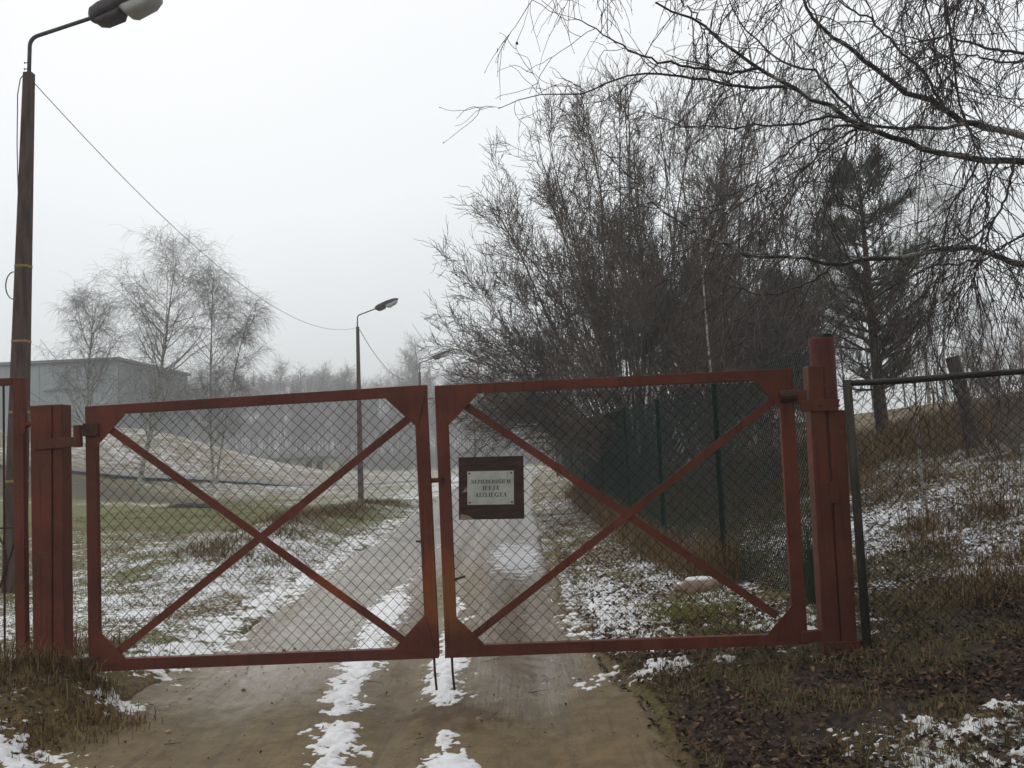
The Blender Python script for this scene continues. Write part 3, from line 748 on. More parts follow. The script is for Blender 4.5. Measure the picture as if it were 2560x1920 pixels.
# ---- wicket gate at the left edge
plW = Plane((-80, 676), 5.84, (60, 672), 5.79)
W0 = empty('wicket_gate', P(0, 674, 5.82), 'narrow red wicket gate with curved rods, cut off by the picture edge', 'gate')
mb = MB(); quad_bar(mb, plW, [(15.6, 676), (25.8, 676), (22.6, 377.4), (12.2, 377.6)], 0, 0.05)
quad_bar(mb, plW, [(-150, 393), (12, 385), (12, 377.7), (-150, 385.5)], 0.002, 0.05)
quad_bar(mb, plW, [(-140, 686), (-130, 685), (-140, 384), (-150, 385)], 0, 0.05)
quad_bar(mb, plW, [(-130, 678), (15.4, 669), (15.2, 660), (-131, 669)], 0.002, 0.05)
mb.build('frame', M['red'], W0, 0.003)
pix_tube(plW, [(-145, 536), (12.5, 527.6)], 0.006, -0.02).build('rod', M['rust'], W0)
arc = [(-66 + 70 * math.cos(a), 500 - 62 * math.sin(a) + 66) for a in np.linspace(-0.2, 3.3, 26)]
pix_tube(plW, arc, 0.006, -0.032).build('curved_rod', M['rust'], W0)
pix_tube(plW, [(15, 536), (-6, 600), (-50, 665)], 0.006, -0.02).build('rod', M['rust'], W0)
pix_tube(plW, [(-0.6, 385), (0.6, 668)], 0.007, -0.044).build('rod', M['rust'], W0)
for yy in (424, 653):
    mb = MB(); quad_bar(mb, plW, [(20, yy + 9), (27, yy + 9), (27, yy - 10), (20, yy - 10)], 0.02, 0.014); h = mb.build('hinge', M['red'], W0, 0.002)
    mb = MB(); mb.tube([plW.at((26, yy + 1), -0.0), plW.at((33.5, yy - 1), -0.0)], 0.018, 10); mb.build('hinge_pin', M['red'], h)

# ---- notice board
SGN = empty('notice_sign', plR.at((491, 519), 0.01), 'white notice plate screwed to a dark wooden board on the gate', 'sign')
mb = MB(); quad_bar(mb, plR, [(459.1, 519.6), (524.4, 518.6), (523.4, 455.7), (458.6, 457.4)], 0.012, 0.018); bd = mb.build('board', M['board'], SGN, 0.002)
mb = MB(); quad_bar(mb, plR, [(460.2, 519), (474, 518.7), (471, 516.6), (466, 514.8), (461, 514.2)], 0.0128, 0.0012); mb.build('bare_patch', M['chip'], bd)
mb = MB(); quad_bar(mb, plR, [(462, 492.6), (467.6, 491.6), (467.6, 487), (466, 487.6)], 0.0128, 0.0012); mb.build('bare_patch', M['chip'], bd)
plate_c = [(467.6, 504.8), (514.1, 504.1), (513.9, 470.5), (467.5, 471.4)]
mb = MB(); quad_bar(mb, plR, plate_c, 0.0155, 0.003); pt = mb.build('plate', M['plate'], SGN, 0.0008)
for c in ((469.6, 473.4), (511.3, 472.6), (469.9, 502.4), (512, 501.8)):
    mb = MB(); mb.tube([plR.at(c, 0.0155), plR.at(c, 0.0185)], 0.0062, 10); mb.build('screw', M['rust'], pt)
TH, TN, SF = 0.20, 0.10, 0.07
def arc_(cx_, cy_, rx_, ry_, a0, a1, n=14, th=TH, tn=TN):
    o_, i_ = [], []
    for k in range(n + 1):
        a = math.radians(a0 + (a1 - a0) * k / n); wd = tn + (th - tn) * abs(math.cos(a)) ** 1.5
        o_.append((cx_ + rx_ * math.cos(a), cy_ + ry_ * math.sin(a))); i_.append((cx_ + (rx_ - wd) * math.cos(a), cy_ + (ry_ - min(wd, tn * 1.2)) * math.sin(a)))
    return [[o_[k], o_[k + 1], i_[k + 1], i_[k]] for k in range(n)]
def rc(x0, y0, x1, y1): return [[(x0, y0), (x1, y0), (x1, y1), (x0, y1)]]
def dg(x0, y0, x1, y1, wd): return [[(x0 - wd / 2, y0), (x0 + wd / 2, y0), (x1 + wd / 2, y1), (x1 - wd / 2, y1)]]
def stem(x, s=.09): return rc(x - TH / 2, 0, x + TH / 2, 1) + rc(x - TH / 2 - s, 0, x + TH / 2 + s, SF) + rc(x - TH / 2 - s, 1 - SF, x + TH / 2 + s, 1)
def glyph(ch):
    if ch == 'I': return stem(.18), .42
    if ch == 'E': return stem(.18) + rc(.2, .95, .62, 1) + rc(.2, 0, .66, .05) + rc(.58, .78, .63, 1) + rc(.62, 0, .67, .24) + rc(.2, .48, .48, .54) + rc(.45, .4, .49, .62), .74
    if ch == 'L': return stem(.18) + rc(.2, 0, .62, .05) + rc(.57, 0, .63, .28), .70
    if ch == 'N': return rc(.12, 0, .19, 1) + rc(.02, 0, .29, SF) + rc(.02, .95, .25, 1) + rc(.66, 0, .73, 1) + rc(.56, .95, .83, 1) + dg(.66, 0, .16, 1, .2), .88
    if ch == 'M': return rc(.12, 0, .19, 1) + rc(.02, 0, .29, SF) + rc(.02, .95, .25, 1) + rc(.78, 0, .78 + TH, 1) + rc(.7, 0, 1.03, SF) + rc(.75, .95, 1.03, 1) + dg(.5, 0, .2, 1, .18) + dg(.5, 0, .82, 1, .08), 1.08
    if ch == 'P': return stem(.18) + rc(.2, .95, .42, 1) + rc(.2, .45, .42, .5) + arc_(.4, .725, .25, .275, -90, 90), .70
    if ch == 'R': return stem(.18) + rc(.2, .95, .42, 1) + rc(.2, .47, .42, .52) + arc_(.4, .735, .24, .265, -90, 90) + dg(.68, 0, .42, .5, .18) + rc(.6, 0, .82, SF), .84
    if ch == 'D': return stem(.18) + rc(.2, .95, .38, 1) + rc(.2, 0, .38, .05) + arc_(.36, .5, .4, .5, -90, 90), .82
    if ch == 'O': return arc_(.4, .5, .38, .52, 0, 360, 28), .82
    if ch == 'G': return arc_(.42, .5, .39, .52, 40, 325, 24) + rc(.62, .04, .62 + TH, .42) + rc(.54, .38, .87, .43) + rc(.7, .68, .74, .96), .9
    if ch == 'J': return rc(.25, .22, .25 + TH, 1) + rc(.16, .95, .52, 1) + arc_(.17, .2, .25, .26, -150, 0, 10), .54
    if ch == 'A': return dg(.12, 0, .42, 1, .07) + dg(.68, 0, .42, 1, .19) + rc(.2, .28, .58, .34) + rc(0, 0, .24, SF) + rc(.54, 0, .84, SF), .84
    if ch == 'Z': return rc(.06, .95, .68, 1) + rc(.06, 0, .7, .05) + dg(.18, 0, .58, 1, .2) + rc(.06, .76, .1, 1) + rc(.66, 0, .71, .26), .76
    if ch == 'T': return stem(.38) + rc(.05, .95, .72, 1) + rc(.05, .74, .1, 1) + rc(.67, .74, .72, 1), .78
    if ch == 'S': return arc_(.32, .74, .25, .27, 20, 270, 16) + arc_(.32, .27, .27, .28, -160, 90, 16) + rc(.54, .76, .58, 1) + rc(.04, .02, .08, .28), .64
    return [], .4
def write(mb, word, x0, x1, ymid, cap):
    """word between two plate points at a height, in crop pixels of the notice (6.9125 per photo pixel)"""
    polys, pen = [], 0
    for ch in word:
        g_, adv = glyph('S' if ch == 'Š' else ch)
        polys += [[(a + pen, b) for a, b in p] for p in g_]
        if ch == 'Š':
            polys += [[(pen + .12, 1.34), (pen + .19, 1.34), (pen + .35, 1.16), (pen + .29, 1.09)], [(pen + .52, 1.34), (pen + .45, 1.34), (pen + .29, 1.16), (pen + .35, 1.09)]]
        pen += adv + .05
    pen -= .05
    for i, p in enumerate(polys):
        pts = []
        for a, b in p:
            cx_ = x0 + (x1 - x0) * a / pen; cy_ = ymid + cap / 2 - cap * b - (cx_ - 1015) * 0.019
            pts.append(plR.at(((1080 + cx_ / 6.9125) * .4, (1100 + cy_ / 6.9125) * .4), 0.0160 + 0.00003 * (i % 7)))
        mb.add(pts, [tuple(range(len(pts)))])
mb = MB()
write(mb, 'NEPIEDEROŠIEM', 680, 1360, 716, 64)
write(mb, 'IEEJA', 880, 1165, 826, 74)
write(mb, 'AIZLIEGTA', 748, 1296, 944, 72)
mb.build('lettering', M['ink'], pt)
def ink_line(pts, r):
    mb_ = MB(); mb_.tube([plR.at(((1080 + a / 6.9125) * .4, (1100 + b / 6.9125) * .4), 0.0157) for a, b in pts], r, 5); return mb_
ink_line([(1312, 552), (1300, 575), (1298, 605), (1308, 630)], 0.0013).build('bracket_mark', M['ink'], pt)

# ------------------------------------------------------------------ right hand mesh fence
plF = Plane((850, 660), 5.50, (1180, 640), 5.30)
FR = empty('mesh_fence', plF.at((866, 655)), 'old diamond mesh fence under a dark wooden rail, right of the gate', 'fence')
mb = MB(); mb.tube([plF.at((868.5, 664), 0), plF.at((856.5, 500), 0), plF.at((847, 380), 0)], [.027, .026, .026], 14); mb.build('post', M['greywood'], FR, smooth=True)
mb = MB(); mb.tube([plF.at((1215, 660), -0.03), plF.at((1200, 350), -0.03)], .04, 12); mb.build('post', M['greywood'], FR, smooth=True)
mb = MB(); mb.tube([plF.at((846, 383.5), 0.0), plF.at((905, 380.5), 0.005), plF.at((965, 375.5), 0.0), plF.at((1024, 371.2), 0.0), plF.at((1200, 360), 0)], [.019, .022, .021, .019, .019], 10); mb.build('rail', M['rail'], FR, smooth=True)
v, f = mesh_wires(plF, [(872, 655), (1205, 640), (1200, 362), (853, 385)], 0.062, 0.0016, -0.012, 310); mesh_np('wire_mesh', v, f, M['wire'], FR)
v, f = drops(plF, (852, 387.2), (1010, 375.6), 22, 9, 0)
tag(mesh_np('water_drops', v, f, M['drop'], FR, smooth=True), kind='stuff')

# ------------------------------------------------------------------ green fence along the road
gp = [(2.30, 6.35), (2.10, 9.15), (1.90, 11.6), (1.84, 14.5), (1.79, 18.2), (1.76, 22.6), (1.75, 27.2), (1.72, 32.0), (1.55, 33.2)]
GF = empty('green_mesh_fence', (1.9, 14, 0), 'green wire mesh fence with green posts running beside the road', 'fence')
GF.location = (1.9, 14, ground_z(1.9, 14))
for x, y in gp:
    z = ground_z(x, y); mb = MB(); mb.tube([(x, y, z - .2), (x, y, z + 2.0)], 0.03, 12)
    mb.tube([(x, y, z + 2.0), (x, y, z + 2.015)], [0.033, 0.028], 12); mb.build('post', M['greenpost'], GF, smooth=False)
vs, fs, nb = [], [], 0
def rods(A, B, r):
    """many straight three sided rods A->B"""
    global nb
    A, B = np.asarray(A, float), np.asarray(B, float)
    t_ = B - A; t_ /= np.linalg.norm(t_, axis=1)[:, None] + 1e-9
    e1 = np.cross(t_, np.array([0.3, 0.2, 1.0])); e1 /= np.linalg.norm(e1, axis=1)[:, None] + 1e-9
    e2 = np.cross(t_, e1)
    ring = [e1 * math.cos(h) * r + e2 * math.sin(h) * r for h in (0, 2.094, 4.189)]
    v = np.stack([A + ring[0], A + ring[1], A + ring[2], B + ring[0], B + ring[1], B + ring[2]], 1)
    i = np.arange(len(A))[:, None] * 6 + nb
    f = np.stack([i + np.array([0, 1, 4, 3]), i + np.array([1, 2, 5, 4]), i + np.array([2, 0, 3, 5])], 1).reshape(-1, 4)
    nb += len(A) * 6
    vs.append(v.reshape(-1, 3)); fs.append(f)
for (x0, y0), (x1, y1) in zip(gp[:-1], gp[1:]):
    L = math.hypot(x1 - x0, y1 - y0); H = 1.94; pitch = 0.052
    z0, z1 = ground_z(x0, y0) + .04, ground_z(x1, y1) + .04
    for s in (1, -1):
        c = np.arange(-H, L + H, pitch)
        a0 = np.clip(-c / H if s > 0 else (c - L) / H, 0, 1); a1 = np.clip((L - c) / H if s > 0 else c / H, 0, 1)
        ok = a1 > a0 + 1e-3; c, a0, a1 = c[ok], a0[ok], a1[ok]
        def pt_(a):
            uu = np.clip((c + s * a * H) / L, 0, 1)
            return np.stack([x0 + (x1 - x0) * uu + s * .002, y0 + (y1 - y0) * uu, z0 + (z1 - z0) * uu + a * H], 1)
        rods(pt_(a0), pt_(a1), 0.0028)
    for hz in (0.02, 1.0, 1.94): rods([(x0, y0, z0 + hz)], [(x1, y1, z1 + hz)], 0.0028)
mesh_np('wire_mesh', np.concatenate(vs), np.concatenate(fs), M['greenwire'], GF)

# ------------------------------------------------------------------ street lamps
def lamp(base, top, dia0, dia1, bands, label, group='street lamps along the road', cables=False, ang=0.30, sc=1.0, head=True, reach=0.68):
    root = empty('street_lamp', base, label, 'street lamp', group)
    base, top = np.asarray(base, float), np.asarray(top, float)
    ax = (top - base) / np.linalg.norm(top - base)
    def sect(p, s):
        h = s / 2; c = h * 0.35
        return [np.array(p) + np.array(v) for v in [(-h + c, -h, 0), (h - c, -h, 0), (h, -h + c, 0), (h, h - c, 0), (h - c, h, 0), (-h + c, h, 0), (-h, h - c, 0), (-h, -h + c, 0)]]
    mb = MB(); N = 10
    rings = [sect(base + (top - base) * k / N - ax * (0.3 if k == 0 else 0), dia0 + (dia1 - dia0) * k / N) for k in range(N + 1)]
    vv = [p for r_ in rings for p in r_]
    mb.add(vv, [(k * 8 + i, k * 8 + (i + 1) % 8, (k + 1) * 8 + (i + 1) % 8, (k + 1) * 8 + i) for k in range(N) for i in range(8)] + [tuple(range(8))[::-1], tuple(N * 8 + i for i in range(8))])
    pole = mb.build('pole', M['concrete'], root)
    for b in bands:
        mb = MB(); s_ = dia0 + (dia1 - dia0) * b + 0.008; p = base + (top - base) * b
        r0, r1 = sect(p, s_), sect(p + ax * 0.03, s_)
        mb.add(r0 + r1, [(i, (i + 1) % 8, 8 + (i + 1) % 8, 8 + i) for i in range(8)]); mb.build('band', M['band'], root)
    # curved pipe arm towards the road (+x), rising outward
    r = 0.022 * sc; pts = [top - ax * 0.2, top + ax * 0.33 * sc]
    c0 = top + ax * 0.36 * sc; dirv = np.array([math.cos(ang), -0.12, math.sin(ang)]); dirv /= np.linalg.norm(dirv)
    for k in range(1, 8):
        a = k / 8; d_ = ax * (1 - a) + dirv * a; d_ /= np.linalg.norm(d_); pts.append(pts[-1] + d_ * 0.022 * sc)
    e = pts[-1] + dirv * reach; pts.append(e)
    mb = MB(); mb.tube(pts, r, 10); arm = mb.build('arm', M['pipe'], root, smooth=True)
    for hz in (0.06, 0.14):
        mb = MB(); p = top + ax * hz; mb.tube([p, p + np.array([-0.06, 0, 0.0])], 0.006, 6); mb.tube([p + np.array([-0.06, 0, -0.014]), p + np.array([-0.06, 0, 0.014])], 0.006, 6)
        mb.build('clamp_bolt', M['rust'], arm)
    if head:
        up = np.cross(np.array([0, 1.0, 0]), dirv) * -1.0
        up = up / np.linalg.norm(up)
        if up[2] < 0: up = -up
        sd = np.cross(dirv, up)
        def loft(prof, n, mat, nm, par):
            """prof: (along, half width, bottom, top)"""
            mb = MB(); vv = []
            for (a, hw, lo_, hi_) in prof:
                for k in range(n):
                    th = 2 * math.pi * (k + .5) / n; cs, sn = math.cos(th), math.sin(th)
                    sx_ = math.copysign(abs(cs) ** 0.55, cs); sz_ = math.copysign(abs(sn) ** 0.55, sn)
                    vv.append(e + dirv * a * sc + sd * hw * sc * sx_ + up * sc * ((lo_ + hi_) / 2 + (hi_ - lo_) / 2 * sz_))
            m_ = len(prof)
            mb.add(vv, [(j * n + k, j * n + (k + 1) % n, (j + 1) * n + (k + 1) % n, (j + 1) * n + k) for j in range(m_ - 1) for k in range(n)] + [tuple(range(n))[::-1], tuple((m_ - 1) * n + k for k in range(n))])
            return mb.build(nm, mat, par, smooth=True)
        hd = loft([(-0.05, .055, -.05, .055), (0.0, .11, -.075, .085), (0.12, .135, -.06, .11), (0.45, .15, -.02, .13), (0.72, .14, 0.0, .115), (0.84, .10, .02, .08), (.87, .05, .03, .06)], 20, M['lampmetal'], 'housing', root)
        loft([(0.02, .085, -.115, -.05), (0.10, .105, -.14, -.05), (.30, .11, -.125, -.03), (.345, .10, -.06, -.02)], 18, M['lampmetal'], 'gear_cover', hd)
        loft([(0.345, .10, -.05, .0), (0.40, .125, -.13, .0), (.46, .135, -.155, .0), (.70, .125, -.115, .02), (.79, .10, -.06, .03), (.82, .06, -.01, .03)], 20, M['bowl'], 'glass_bowl', hd)
    if cables:
        p0 = top + np.array([-dia1 / 2, -.02, -0.02])
        pts = [p0 + np.array([.02, 0, 0.02]), p0 + np.array([-.04, 0, -.05]), p0 + np.array([-.075, 0, -.25]), p0 + np.array([-.085, 0, -.9]), p0 + np.array([-.07, 0, -1.7]), p0 + np.array([-.06, 0, -2.3])]
        mb = MB(); mb.tube(pts, 0.006, 6); mb.build('cable', M['cable'], root, smooth=True)
        q = base + (top - base) * 0.58 + np.array([-(dia0 * .42 + dia1 * .58) / 2, -.05, 0])
        mb = MB(); mb.tube([q + np.array([-0.10 * math.sin(a), 0, .17 * math.cos(a)]) for a in np.linspace(0, math.pi, 12)], 0.007, 6); mb.build('cable_loop', M['cable'], root, smooth=True)
    return root, top
b1 = P(14, 594, 10.7); b1[2] = ground_z(b1[0], b1[1])
_, t1 = lamp(b1, P(29, 73.5, 10.7), 0.235, 0.115, (0.205, 0.335, 0.47, 0.615), 'nearest street lamp, tall brown post with yellow bands at the picture edge', cables=True, sc=1.08, reach=0.80, ang=0.21)
b2 = P(361, 500, 32); b2[2] = ground_z(b2[0], b2[1])
_, t2 = lamp(b2, P(357.6, 327, 32), 0.2, 0.11, (), 'street lamp on the lawn seen over the left gate leaf, second of the row')
b3 = P(424, 478, 53); b3[2] = ground_z(b3[0], b3[1])
_, t3 = lamp(b3, P(419.5, 372, 53), 0.24, 0.13, (), 'distant street lamp seen above the gap between the gate leaves', sc=1.25, reach=0.85)
b4 = P(476, 470, 84); b4[2] = ground_z(b4[0], b4[1])
_, t4 = lamp(b4, P(474, 412, 84), 0.24, 0.13, (), 'faint farthest street lamp in the mist beyond the notice board')
def cable(p, q, mid, r, label):
    t_ = np.linspace(0, 1, 40)[:, None]
    pts = p * (1 - t_) + q * t_; pts[:, 2] -= 4 * mid * (t_[:, 0] * (1 - t_[:, 0]))
    mb = MB(); mb.tube(pts, r, 6); o = mb.build('overhead_cable', M['cable'], smooth=True)
    tag(o, label, 'cable', 'cables between the street lamps')
off1, off2 = np.array([0.06, 0, -.12]), np.array([-.05, 0, -.02])
cable(t1 + off1, t2 + off2, 1.05, 0.0055, 'sagging overhead cable from the nearest street lamp to the second')
cable(t2 + np.array([.07, 0, -.1]), t3 + off2, 1.0, 0.012, 'faint overhead cable from the second street lamp to the third')

# ------------------------------------------------------------------ trees
def norm(v): return v / (np.linalg.norm(v, axis=-1, keepdims=True) + 1e-9)
def grow(rs, start, dirv, length, r0, r1, K, wig, trop, tropvec=(0, 0, 1)):
    N = len(start); pts = np.empty((N, K + 1, 3)); pts[:, 0] = start
    d = norm(dirv); tv = np.asarray(tropvec, float)
    for k in range(K):
        d = norm(d + wig * rs.normal(size=(N, 3)) + np.asarray(trop).reshape(-1, 1) * tv / K * 4)
        pts[:, k + 1] = pts[:, k] + d * (length / K)[:, None]
    t_ = np.linspace(0, 1, K + 1)[None]
    return pts, r0[:, None] * (1 - t_) + r1[:, None] * t_
def kids(rs, pts, rad, n, t0, t1, amin, amax, spread_pow=1.0):
    N, K1, _ = pts.shape
    if np.ndim(n) == 0: own = np.repeat(np.arange(N), n)
    else: own = np.repeat(np.arange(N), n)
    t_ = t0 + (t1 - t0) * rs.random(len(own)) ** spread_pow
    x = t_ * (K1 - 1); i = np.minimum(x.astype(int), K1 - 2); fr = (x - i)[:, None]
    p = pts[own, i] * (1 - fr) + pts[own, i + 1] * fr
    tan = norm(pts[own, i + 1] - pts[own, i])
    rr = rad[own, i] * (1 - fr[:, 0]) + rad[own, i + 1] * fr[:, 0]
    a = np.radians(rs.uniform(amin, amax, len(own)))[:, None]
    perp = norm(np.cross(tan, norm(rs.normal(size=tan.shape))))
    return p, norm(tan * np.cos(a) + perp * np.sin(a)), rr, t_, own
def tubes(pts, rad, sides=3):
    N, K1, _ = pts.shape
    tan = np.gradient(pts, axis=1); tan = norm(tan)
    ref = np.where(np.abs(tan[:, :1, 2:3]) < 0.9, np.array([0, 0, 1.0]), np.array([1.0, 0, 0]))
    e1 = norm(np.cross(tan, np.broadcast_to(ref, tan.shape))); e2 = np.cross(tan, e1)
    h = np.arange(sides) * 2 * math.pi / sides
    v = pts[:, :, None] + rad[:, :, None, None] * (np.cos(h)[None, None, :, None] * e1[:, :, None] + np.sin(h)[None, None, :, None] * e2[:, :, None])
    i = np.arange(N * K1 * sides).reshape(N, K1, sides)
    f = np.stack([i[:, :-1], np.roll(i, -1, 2)[:, :-1], np.roll(i, -1, 2)[:, 1:], i[:, 1:]], -1).reshape(-1, 4)
    return v.reshape(-1, 3), f
def join(parts):
    vs, fs, b = [], [], 0
    for v, f in parts: vs.append(v); fs.append(f + b); b += len(v)
    return np.concatenate(vs), np.concatenate(fs)
def tree_obj(name, base, label, cat, wood, twigs, matw, matt, group=None, trunk_name='trunk', crown_name='crown'):
    root = empty(name, base, label, cat, group)
    v, f = join(wood); mesh_np(trunk_name, v, f, matw, root, smooth=True)
    if twigs: v, f = join(twigs); mesh_np(crown_name, v, f, matt, root, smooth=True)
    return root
UP = np.array([0, 0, 1.0])

def willow(base, n0, seed, label, c=4.2, rx=4.0, rz=5.0, o=1.1, tmax=80, lean=(0, 0), dens=1.0):
    """many stemmed bare tree: stems rise from one foot, fan out and end on a round crown"""
    rs = np.random.default_rng(seed); base = np.asarray(base, float)
    az = np.arange(n0) * 2.399 + rs.uniform(-.25, .25, n0)
    th = np.radians(tmax) * ((np.arange(n0) + .4) / n0) ** .75
    sx, cz = np.sin(th), np.cos(th); h = o - c                       # ray from the fork against the crown ellipsoid
    A, B, C = (sx / rx) ** 2 + (cz / rz) ** 2, h * cz / rz ** 2, (h / rz) ** 2 - 1
    reach = (-B + np.sqrt(B * B - A * C)) / A * rs.uniform(.83, .92, n0)
    d = np.stack([np.cos(az) * sx + lean[0], np.sin(az) * sx + lean[1], cz], 1); d = norm(d)
    K = 12; p0 = np.empty((n0, K + 1, 3)); foot = np.stack([np.cos(az), np.sin(az), 0 * az], 1) * rs.uniform(.1, .5, n0)[:, None]
    fork = np.array([0, 0, 1.0]) * (o * rs.uniform(.5, 1.2, n0))[:, None] + foot * .7
    tip = np.array([0, 0, o]) + d * reach[:, None]
    droop = .10 * reach * np.sin(th) ** 2
    ph = rs.uniform(0, 6.28, (n0, 3))
    for k in range(K + 1):
        t_ = k / K; b0 = (1 - t_) ** 2; b1 = 2 * t_ * (1 - t_); b2 = t_ * t_
        mid = fork + d * (reach * .25)[:, None] + UP * (.22 * reach * np.sin(th))[:, None]
        p0[:, k] = b0 * (foot - UP * .15) + b1 * mid + b2 * tip
        p0[:, k, 2] -= droop * t_ ** 3
        p0[:, k] += .06 * np.sin(ph + t_ * 7) * min(1, t_ * 4) * reach[:, None] * .25
    p0 += base
    r = rs.uniform(.026, .055, n0) * np.sqrt(reach / 8); r0 = r[:, None] * (1 - np.linspace(0, 1, K + 1)[None] * .86)
    s, dv, rr, t_, own = kids(rs, p0, r0, int(11 * dens), .45, .99, 16, 48)
    l1 = rs.uniform(.7, 1.9, len(s)) * (1.25 - .75 * t_)
    p1, r1 = grow(rs, s, dv, l1, np.minimum(rr * .6, .018), np.full(len(s), .0055), 7, .10, .05)
    s, dv, rr, t_, own = kids(rs, p1, r1, 8, .10, 1, 20, 52)
    l2 = rs.uniform(.25, .75, len(s)) * (1.1 - .4 * t_)
    p2, r2 = grow(rs, s, dv, l2, np.minimum(rr * .7, .008), np.full(len(s), .0045), 5, .15, .06)
    s, dv, rr, t_, own = kids(rs, p2, r2, 3, .25, 1, 22, 58)
    l3 = rs.uniform(.12, .40, len(s))
    p3, r3 = grow(rs, s, dv, l3, np.full(len(s), .0052), np.full(len(s), .0034), 3, .15, .05)
    return tree_obj('bare_tree', base, label, 'tree', [tubes(p0, r0, 7), tubes(p1, r1, 4)], [tubes(p2, r2, 3), tubes(p3, r3, 3)], M['greybark'], M['willowtwig'])
def on_ground(x, y): return np.array([x, y, ground_z(x, y)])
willow(on_ground(2.65, 18.6), 84, 1, 'big many stemmed bare tree leaning over the green fence, nearest the road', c=4.6, rx=4.45, rz=5.2, dens=1.5)
willow(on_ground(4.5, 19.6), 48, 2, 'big many stemmed bare tree standing behind the white birch sapling', c=4.3, rx=3.1, rz=5.3, tmax=52, dens=.85)
willow(on_ground(6.5, 24.0), 18, 3, 'bare many stemmed tree between the big bare trees and the pine', rx=3.2, rz=4.7, tmax=60, dens=.75)

def shrub(base, H, n0, seed, label, mat, fan=.8, group=None):
    rs = np.random.default_rng(seed); base = np.asarray(base, float)
    az = rs.uniform(0, 2 * math.pi, n0); out = fan * np.sqrt(rs.random(n0))
    d = np.stack([np.cos(az) * out, np.sin(az) * out, np.ones(n0)], 1)
    L = H * rs.uniform(.6, 1.05, n0)
    p0, r0 = grow(rs, base + np.stack([np.cos(az) * .35 * rs.random(n0), np.sin(az) * .35 * rs.random(n0), np.full(n0, -.05)], 1), d, L, np.full(n0, .011), np.full(n0, .003), 6, .12, .02)
    s, dv, rr, t_, o = kids(rs, p0, r0, 9, .15, 1, 20, 65)
    p1, r1 = grow(rs, s, dv, rs.uniform(.2, .6, len(s)) * H * .4, np.full(len(s), .0045), np.full(len(s), .0025), 4, .16, .04)
    s, dv, rr, t_, o = kids(rs, p1, r1, 4, .2, 1, 20, 65)
    p2, r2 = grow(rs, s, dv, rs.uniform(.1, .3, len(s)) * H * .4, np.full(len(s), .003), np.full(len(s), .002), 2, .14, .02)
    return tree_obj('bare_shrub', base, label, 'shrub', [tubes(p0, r0, 4)], [tubes(p1, r1, 3), tubes(p2, r2, 3)], mat, mat, group, 'stems', 'twigs')
for i, (x, y, h, lab) in enumerate([(3.2, 13.4, 1.8, 'reddish bare shrub behind the green fence, nearest the gate'), (3.3, 15.8, 2.4, 'tangled reddish shrub behind the middle of the green fence'),
        (3.0, 21.5, 2.7, 'tangled reddish shrub behind the green fence under the leaning tree'), (2.7, 27.5, 2.8, 'farthest reddish shrub behind the green fence end'), (4.2, 15.2, 2.2, 'bare brown shrub below the big bare trees, left of the pine'),
        (5.6, 17.5, 2.0, 'bare brown shrub on the slope just left of the pine trunk'),
        (9.6, 19.0, 1.9, 'bare brown shrub on the crest of the slope right of the pine'), (11.5, 20.5, 1.7, 'low bare scrub on the crest behind the broken trunk'), (12.6, 23.0, 2.2, 'bare scrub on the crest at the right edge'), (6.9, 12.2, 1.5, 'thin bare scrub halfway up the slope behind the rail'), (8.6, 15.2, 1.8, 'bare scrub on the slope beside the broken trunk')]):
    shrub(on_ground(x, y), h, 20, 50 + i, lab, M['redtwig'] if i < 4 else M['willowtwig'], 0.7, 'bare shrubs behind the green fence')

def birch(base, top, seed, label, r=0.11, nl=34, spread=.24, group=None, tw=1.0, mat=None, weep=1.0, nt_=9, name='birch_tree'):
    rs = np.random.default_rng(seed); base, top = np.asarray(base, float), np.asarray(top, float)
    H = np.linalg.norm(top - base)
    p0, r0 = grow(rs, base[None] - UP * .2, (top - base)[None], np.array([H + .2]), np.array([r]), np.array([.012]), 16, .028, 0)
    p0 += ((top - p0[0, -1])[None] * np.linspace(0, 1, 17)[:, None])[None]
    s, dv, rr, t_, o = kids(rs, p0, r0, nl, .2, .97, 30, 58)
    l1 = H * spread * rs.uniform(.6, 1.2, len(s)) * np.sin(np.clip((1.05 - t_), .12, 1) * 1.9) ** .7
    p1, r1 = grow(rs, s, dv, l1, np.minimum(rr * .5, .05), np.full(len(s), .006), 7, .09, .10)
    s, dv, rr, t_, o = kids(rs, p1, r1, nt_, .15, 1, 25, 60)
    l2 = rs.uniform(.4, 1.1, len(s)) * H / 11
    p2, r2 = grow(rs, s, dv, l2, np.full(len(s), .008 * tw), np.full(len(s), .005 * tw), 4, .12, .0)
    s, dv, rr, t_, o = kids(rs, p2, r2, 8, .2, 1, 25, 70)
    l3 = rs.uniform(.4, 1.25, len(s)) * H / 11
    p3, r3 = grow(rs, s, dv, l3, np.full(len(s), .0052 * tw), np.full(len(s), .0035 * tw), 4, .08, np.full(len(s), -.3 * weep))
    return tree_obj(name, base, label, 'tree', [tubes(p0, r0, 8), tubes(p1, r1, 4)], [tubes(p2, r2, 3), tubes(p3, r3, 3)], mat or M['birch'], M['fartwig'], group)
def bpx(px, py, d):
    p = P(px, py, d); p[2] = ground_z(p[0], p[1]); return p
birch(bpx(137, 491, 44), P(176, 258, 44), 101, 'tallest white trunked weeping birch on the lawn in front of the grey hall', .15, 60, .43, tw=.9)
birch(bpx(92, 485, 46), P(92, 304, 46), 102, 'weeping birch hanging before the grey hall wall, leftmost of the lawn birches', .11, 50, .42, tw=.9)
birch(bpx(213, 478, 48), P(214, 274, 48), 103, 'upright misty birch at the foot of the snowy mound, right of the tallest birch', .1, 44, .26, tw=.9)
birch(bpx(216, 479, 49), P(253, 306, 49), 104, 'slim birch leaning right, outermost of the lawn birches', .07, 34, .22, tw=.9)
